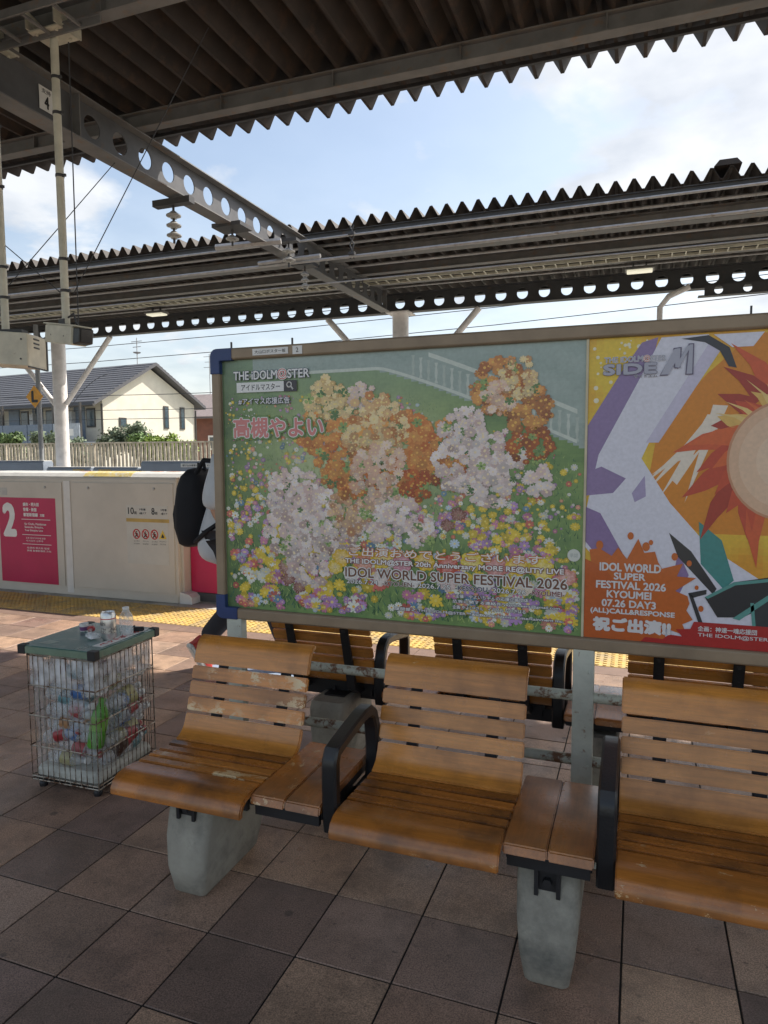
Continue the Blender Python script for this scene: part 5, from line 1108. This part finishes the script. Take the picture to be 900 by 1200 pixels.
# local frame: +x runs along the ridge away to the left, +y runs from the gable's near corner towards the camera side, so the house lies at y<0
W_, LN, EZ, RZ = 6.55, 26.0, 5.65, 7.50
b = MB(); b.prism([(0, 0), (0, EZ), (-W_ / 2, RZ - .12), (-W_, EZ), (-W_, 0)], 'x', 0, LN); b.build('wall', wall_m, house)
th = .16
for (ya, yb) in ((.85, -W_ / 2), (-W_ / 2, -W_ - .5)):
    s_ = (RZ - EZ) / (W_ / 2); z_a = RZ - abs(ya + W_ / 2) * s_ + .05; z_b = RZ - abs(yb + W_ / 2) * s_ + .05
    b = MB(); b.prism([(ya, z_a), (yb, z_b), (yb, z_b + th), (ya, z_a + th)], 'x', -.45, LN + .4); rf_ = b.build('roof', rooft_m, house)
    b = MB(); n = 16
    for k in range(n):
        t0 = k / n; t1 = (k + 1) / n; y0_ = ya + (yb - ya) * t0; y1_ = ya + (yb - ya) * t1; zq0 = z_a + (z_b - z_a) * t0 + th; zq1 = z_a + (z_b - z_a) * t1 + th
        lo, hi = (zq0, zq1) if zq0 < zq1 else (zq1, zq0)
        if zq0 < zq1: b.prism([(y0_, zq0 + .001), (y1_, zq1 + .001), (y1_, zq1 + .01), (y0_, zq0 + .045)], 'x', -.44, LN + .39)
        else: b.prism([(y0_, zq0 + .001), (y1_, zq1 + .001), (y1_, zq1 + .045), (y0_, zq0 + .01)], 'x', -.44, LN + .39)
    b.build('slate_course', rooft_m, rf_)
b = MB(); b.tube([(-.46, .90, EZ - .42), (LN, .90, EZ - .42)], .07, 8); b.tube([(-.05, .08, EZ - .3), (-.05, .08, 0)], .05, 8); b.tube([(-.05, -W_ - .05, EZ - .3), (-.05, -W_ - .05, 0)], .05, 8); b.build('gutter', wfr_m, house)
def win_g(y, z, w_, h):   # window on the gable, whose plane is x = 0
    b = MB(); b.box(-.05, .02, y - w_ / 2, y + w_ / 2, z - h / 2, z + h / 2); f = b.build('window', wfr_m, house); b = MB(); b.box(-.06, -.052, y - w_ / 2 + .07, y + w_ / 2 - .07, z - h / 2 + .07, z + h / 2 - .07); b.build('pane', glass_m, f)
win_g(-4.30, 4.85, .36, 1.25); win_g(-5.55, 4.85, .36, 1.25); win_g(-1.25, 4.45, .46, .52)
def side(name, x0_, x1_, z0_, z1_, d0, d1, m, par=None): b = MB(); b.box(x0_, x1_, d0, d1, z0_, z1_); return b.build(name, m, par or house)
side('balcony_floor', .1, LN, 3.30, 3.45, .0, 1.30, bpanel_m); 
for k in range(13): side('balcony_panel', .12 + k * 1.95, .12 + k * 1.95 + 1.9, 3.45, 4.35, 1.22, 1.30, mat('pale_panel', (.40, .44, .48), rough=.5) if k == 0 else bpanel_m)
pn = side('name_plate', .55, 1.45, 3.75, 4.08, 1.302, 1.31, white_m)
for k, x in enumerate((.10, 2.05, 6.0, 12.0, 18.0)): side('balcony_post', x, x + .10, 0, 5.35, 1.15, 1.25, wfr_m)
for k, x in enumerate((.5, 3.2, 5.6, 8.4, 10.6, 13.4, 15.6, 18.6)):
    if k % 2 == 0:
        side('door', x + .75, x + 1.6, 3.45, 5.3, .003, .06, bdoor_m); f = side('window', x, x + .62, 4.2, 5.15, .003, .05, wfr_m); side('pane', x + .06, x + .56, 4.26, 5.09, .052, .056, glass_m, f)
    else:
        f = side('window', x, x + 1.0, 4.0, 5.15, .003, .05, wfr_m); side('pane', x + .06, x + .94, 4.06, 5.09, .052, .056, glass_m, f); side('door', x + 1.25, x + 2.05, 3.45, 5.3, .003, .06, bdoor_m)
for x in (1.9, 4.9, 7.7, 10.3, 13.0): b = MB(); b.box(x, x + .28, .02, .30, 4.4, 5.0); b.tube([(x + .1, .1, 5.0), (x + .1, .1, 5.4)], .03, 6); b.build('meter_box', mat('meter_grey', (.5, .5, .48), rough=.5), house)
b = MB(); b.prism([(1.35, 3.05), (1.35, 3.2), (1.36, 3.2), (1.36, 3.05)], 'x', 10, 16); b.tube([(11, 1.4, 4.15), (14, 1.4, 2.2)], .05, 6); b.build('stair_rail', wfr_m, house)
b = MB(); zc_ = RZ + .25; b.tube([(1.5, -3.8, zc_ - .2), (1.5, -3.8, zc_ + 1.5)], .025, 6); b.tube([(1.1, -3.8, zc_ + 1.3), (1.9, -3.8, zc_ + 1.3)], .02, 6); b.tube([(1.2, -3.8, zc_ + 1.0), (1.8, -3.8, zc_ + 1.0)], .02, 6)
b.lathe([(.02, 0), (.18, .04), (.22, .09)], (1.4, -3.7, zc_ + .6), 10); b.build('antenna', pipe_m, house)
# second ridge block further left
b = MB(); b.prism([(9.0, EZ + .2), (14.5, RZ + .45), (20.0, EZ + .2)], 'y', -6.0, .9)
b.build('roof', rooft_m, house)
# brown house
bh = thing('brown_house', 'brown red house with grey roof right of the cream house', 'house', (-27.0, 41, -1.35), math.radians(3))
bw_m = mat('brown_siding', (.20, .085, .06), rough=.8, scale=3); b = MB(); b.box(-8, 8, 0, 9, 0, 5.3); b.build('wall', bw_m, bh)
b = MB(); b.prism([(-.6, 5.25), (4.5, 7.2), (9.6, 5.25), (9.6, 5.4), (4.5, 7.38), (-.6, 5.4)], 'x', -8.6, 8.6); b.build('roof', mat('grey_roof', (.22, .18, .17), rough=.7, scale=6), bh)
for x in (-5.2, -1.1, 2.6): b = MB(); b.box(x, x + .95, -.06, .02, 3.1, 4.1); f = b.build('window', white_m, bh); b = MB(); b.box(x + .12, x + .83, -.07, -.062, 3.22, 3.98); b.build('pane', glass_m, f)
b = MB(); b.box(-4.0, -2.9, -.3, -.01, 1.2, 3.4); b.box(1.0, 2.2, -.05, -.01, .0, 2.2); b.build('door', white_m, bh)
b = MB(); b.tube([(-3.6, 4.5, 7.2), (-3.6, 4.5, 10.4)], .03, 6)
for z, l_ in ((10.2, .5), (9.8, .4), (9.4, .5)): b.tube([(-3.6 - l_, 4.5, z), (-3.6 + l_, 4.5, z)], .02, 6)
b.build('antenna', pipe_m, bh)
# more roofs in the distance so that the horizon is closed
for (x, y, w_, d, h, c, lab) in ((-42, 62, 14, 10, 6.2, (.42, .40, .37), 'distant grey house far left beyond the cream house'), (8, 48, 13, 10, 6.0, (.55, .50, .42), 'distant pale house hidden behind the poster board'), (-62, 44, 12, 10, 5.8, (.5, .45, .38), 'distant tan house at the far left'), (26, 52, 14, 10, 6.4, (.45, .42, .4), 'distant grey house far right'), (-2, 66, 12, 9, 6.0, (.5, .48, .45), 'distant white house behind the poster board')):
    t = thing('distant_house', lab, 'house', (x, y, -1.35)); b = MB(); b.box(-w_ / 2, w_ / 2, 0, d, 0, h - .8); b.build('wall', mat('wall_%d' % abs(x), c, rough=.8), t)
    b = MB(); b.prism([(-.5, h - .85), (d / 2, h + 1.2), (d + .5, h - .85)], 'x', -w_ / 2 - .5, w_ / 2 + .5); b.build('roof', rooft_m, t)
    for k in range(4): xx = -w_ / 2 + 1.5 + k * 3; b = MB(); b.box(xx, xx + 1.2, -.05, .0, 3.2, 4.4); b.build('window', glass_m, t)
GW = 'power lines beyond the platform'; PLN = 0
for (a, c, sg_, r) in (((-55, 20, 6.4), (12, 26, 8.2), .9, .014), ((-55, 20, 6.1), (12, 26, 7.7), 1.0, .014), ((-55, 20.5, 5.6), (12, 25, 6.9), 1.0, .014), ((-55, 23, 5.0), (20, 23, 4.3), .8, .014), ((-55, 23, 4.4), (20, 23, 3.7), .8, .012), ((-55, 22, 3.5), (20, 24, 3.3), .5, .012), ((-24.6, 25, 3.6), (-23.2, 26, 5.2), -.3, .015)):
    PLN = PLN + 1; wire('power_line', [a, c], r, wire_m, ('topmost power line, crossing the sky above the cream house', 'second power line from the top, above the ridge of the cream house', 'third power line from the top, near the gable peak', 'power line crossing the cream gable above its windows', 'power line crossing the cream gable at window height', 'lowest power line, just above the shrubs', 'short slanting service wire on the cream gable wall')[PLN - 1], 'power line', GW, sg_)

# ------------------------------------------------------------------ person and backpack
def skin_body(name, bones, rad, m, parent, sub=2):
    vs = list(bones[0]); es = bones[1]; me = bpy.data.meshes.new(name); me.from_pydata(vs, es, []); o = link(name, me, parent); me.materials.append(m)
    sk = o.modifiers.new('skin', 'SKIN'); sk.use_smooth_shade = True
    for i, r in enumerate(rad): v = me.skin_vertices[0].data[i]; v.radius = (r, r) if not isinstance(r, tuple) else r; v.use_root = (i == 0)
    sb_ = o.modifiers.new('sub', 'SUBSURF'); sb_.levels = sub; sb_.render_levels = sub
    return o
skin_m = mat('skin', (.50, .28, .18), rough=.5); shirt_m = mat('pale_tshirt', (.64, .65, .66), rough=.85, bump=.35, bscale=14, var=.06); trous_m = mat('dark_trousers', (.035, .035, .040), rough=.9, bump=.3, bscale=25); hair_m = mat('hair', (.02, .016, .013), rough=.5)
pe = thing('person', 'person in a pale grey t-shirt and dark trousers walking behind the poster board', 'person', (-2.55, 4.0, 0))
#            pelvis          waist           chest            neck base       neck             head            crown
V = [(0, 0, .95), (.01, 0, 1.10), (.03, 0, 1.30), (.045, 0, 1.43), (.06, 0, 1.50), (.085, 0, 1.60), (.08, 0, 1.68),
     (.03, .19, 1.39), (-.02, .23, 1.12), (.10, .22, .90), (.13, .22, .82), (.03, -.19, 1.39), (.0, -.235, 1.12), (.13, -.225, .92), (.16, -.22, .84),
     (0, .09, .90), (.20, .09, .50), (.36, .09, .10), (.50, .09, .045), (0, -.09, .90), (.08, -.09, .50), (-.22, -.07, .19), (-.18, -.07, .06)]
Eg = [(0, 1), (1, 2), (2, 3), (3, 4), (4, 5), (5, 6), (3, 7), (7, 8), (8, 9), (9, 10), (3, 11), (11, 12), (12, 13), (13, 14), (0, 15), (15, 16), (16, 17), (17, 18), (0, 19), (19, 20), (20, 21), (21, 22)]
Rr = [(.12, .14), (.11, .13), (.12, .16), (.07, .08), .055, (.085, .075), (.075, .065), .055, .042, .034, .030, .055, .042, .034, .030, .085, .058, .040, .030, .085, .058, .040, .030]
skin_body('body', (V, Eg), Rr, skin_m, pe)
shV = [(-.11, 0, .70), (-.09, 0, .92), (-.02, 0, 1.12), (.03, 0, 1.30), (.04, 0, 1.42), (.03, .19, 1.395), (.01, .245, 1.23), (-.005, .255, 1.12), (.03, -.19, 1.395), (.01, -.245, 1.23), (-.005, -.255, 1.10)]
skin_body('t_shirt', (shV, [(0, 1), (1, 2), (2, 3), (3, 4), (4, 5), (5, 6), (6, 7), (4, 8), (8, 9), (9, 10)]), [(.20, .20), (.185, .19), (.16, .17), (.15, .18), (.085, .10), .078, .080, .082, .078, .080, .082], shirt_m, pe)
trV = [(0, 0, .92), (0, .09, .86), (.19, .09, .52), (.33, .09, .16), (0, -.09, .86), (.08, -.09, .50), (-.22, -.07, .20)]
skin_body('trousers', (trV, [(0, 1), (1, 2), (2, 3), (0, 4), (4, 5), (5, 6)]), [(.13, .155), .11, .085, .068, .11, .085, .066], trous_m, pe)
skin_body('hair', ([(.05, 0, 1.60), (.05, 0, 1.69), (.10, 0, 1.715)], [(0, 1), (1, 2)]), [(.085, .085), (.09, .085), (.06, .06)], hair_m, pe)
b = MB()   # face details
for s in (-1, 1): b.lathe([(.001, 0), (.011, .004), (.001, .009)], (0, 0, 0), 8, Matrix.Translation((.155, s * .032, 1.61)) @ Matrix.Rotation(PI / 2, 4, 'Y'))
b.build('eye', blackp_m, pe); b = MB(); b.prism([(.155, 1.60), (.185, 1.575), (.155, 1.57)], 'y', -.012, .012); b.build('nose', skin_m, pe)
def hand(x, y, z):
    b = MB(); b.tube([(x, y, z + .02), (x + .02, y, z - .03), (x + .035, y, z - .07)], [.028, .036, .030], 10)
    for k, l_ in enumerate((.055, .065, .060, .048)): b.tube([(x + .035, y - .027 + k * .018, z - .065), (x + .055, y - .027 + k * .018, z - .065 - l_ * .6), (x + .045, y - .027 + k * .018, z - .065 - l_)], [.009, .0085, .007], 8)
    b.tube([(x + .04, y - .0, z - .02), (x + .07, y - .01, z - .055), (x + .075, y - .01, z - .085)], [.011, .010, .008], 8); b.build('hand', skin_m, pe, smooth=True)
hand(.13, .22, .81); hand(.16, -.22, .83)
def shoe(Ms):
    b = MB(); out = [(-.09, -.032), (-.075, -.045), (.03, -.047), (.12, -.050), (.17, -.036), (.19, 0), (.17, .036), (.12, .048), (.03, .040), (-.075, .040), (-.09, .030)]
    b.prism(out, 'z', 0, .030, Ms); s = b.build('shoe', mat('shoe_sole', (.66, .64, .58), rough=.6), pe, bevel=.008, bseg=2, smooth=True)
    b = MB(); lv = [(.028, 1.0, 1.0, 0), (.055, .97, .97, 0), (.085, .70, .86, -.03), (.115, .42, .80, -.055)]; vs = []; fs = []; n = len(out)
    for (z, sx, sy, dx) in lv: vs += [Ms @ Vector((x * sx * .97 + dx, y * sy * .96, z)) for x, y in out]
    for i in range(3):
        for k in range(n): k2 = (k + 1) % n; fs.append((i * n + k, i * n + k2, (i + 1) * n + k2, (i + 1) * n + k))
    fs.append(tuple(range(3 * n, 4 * n))); b.add(vs, fs); b.build('upper', mat('shoe_red', (.42, .035, .025), rough=.6), s, smooth=True)
shoe(Matrix.Translation((.40, .09, .003))); shoe(Matrix.Translation((-.228, -.09, .02)) @ Matrix.Rotation(math.radians(58), 4, 'Z') @ Matrix.Rotation(math.radians(62), 4, 'Y') @ Matrix.Translation((-.10, 0, -.02)))
bpk = thing('backpack', 'bulky black backpack worn by the person beside the magenta door', 'backpack', (-2.85, 4.0, .84))
bk_m = mat('black_fabric', (.010, .010, .013), rough=.8, bump=.3, bscale=60)
b = MB(); lv = [(0, .05, .10), (.02, .085, .125), (.12, .115, .15), (.28, .12, .155), (.40, .11, .15), (.48, .085, .13), (.525, .05, .09), (.535, .02, .04)]; vs = []; fs = []; n = 24
for (z, rx, ry) in lv:
    for k in range(n):
        a = 2 * PI * k / n; c, s = math.cos(a), math.sin(a); p_ = .65; vs.append((math.copysign(abs(c) ** p_, c) * rx + (.035 * z / .5) - .02, math.copysign(abs(s) ** p_, s) * ry, z))
for i in range(len(lv) - 1):
    for k in range(n): k2 = (k + 1) % n; fs.append((i * n + k, i * n + k2, (i + 1) * n + k2, (i + 1) * n + k))
fs += [tuple(range(n))[::-1], tuple(range((len(lv) - 1) * n, len(lv) * n))]; b.add(vs, fs); b.build('main_bag', bk_m, bpk, smooth=True)
b = MB(); b.prism([(-.08, .08), (-.128, .10), (-.138, .22), (-.12, .30), (-.08, .31)], 'y', -.11, .11); b.build('front_pocket', bk_m, bpk, bevel=.02, bseg=3, smooth=True)
b = MB(); b.tube([(.02, 0, .52), (.02, 0, .565), (.06, 0, .57), (.07, 0, .52)], .012, 8); b.build('grab_handle', bk_m, bpk, smooth=True)
for s in (-1, 1): b = MB(); b.tube([(.06, s * .09, .50), (.16, s * .14, .59), (.30, s * .15, .58), (.42, s * .15, .46), (.40, s * .16, .25), (.20, s * .20, .12), (.06, s * .12, .04)], .016, 8); b.build('shoulder_strap', bk_m, bpk, smooth=True)
b = MB(); b.cbox((-.141, -.03, .24), (.006, .01, .03)); b.build('zip_pull', pipe_m, bpk)
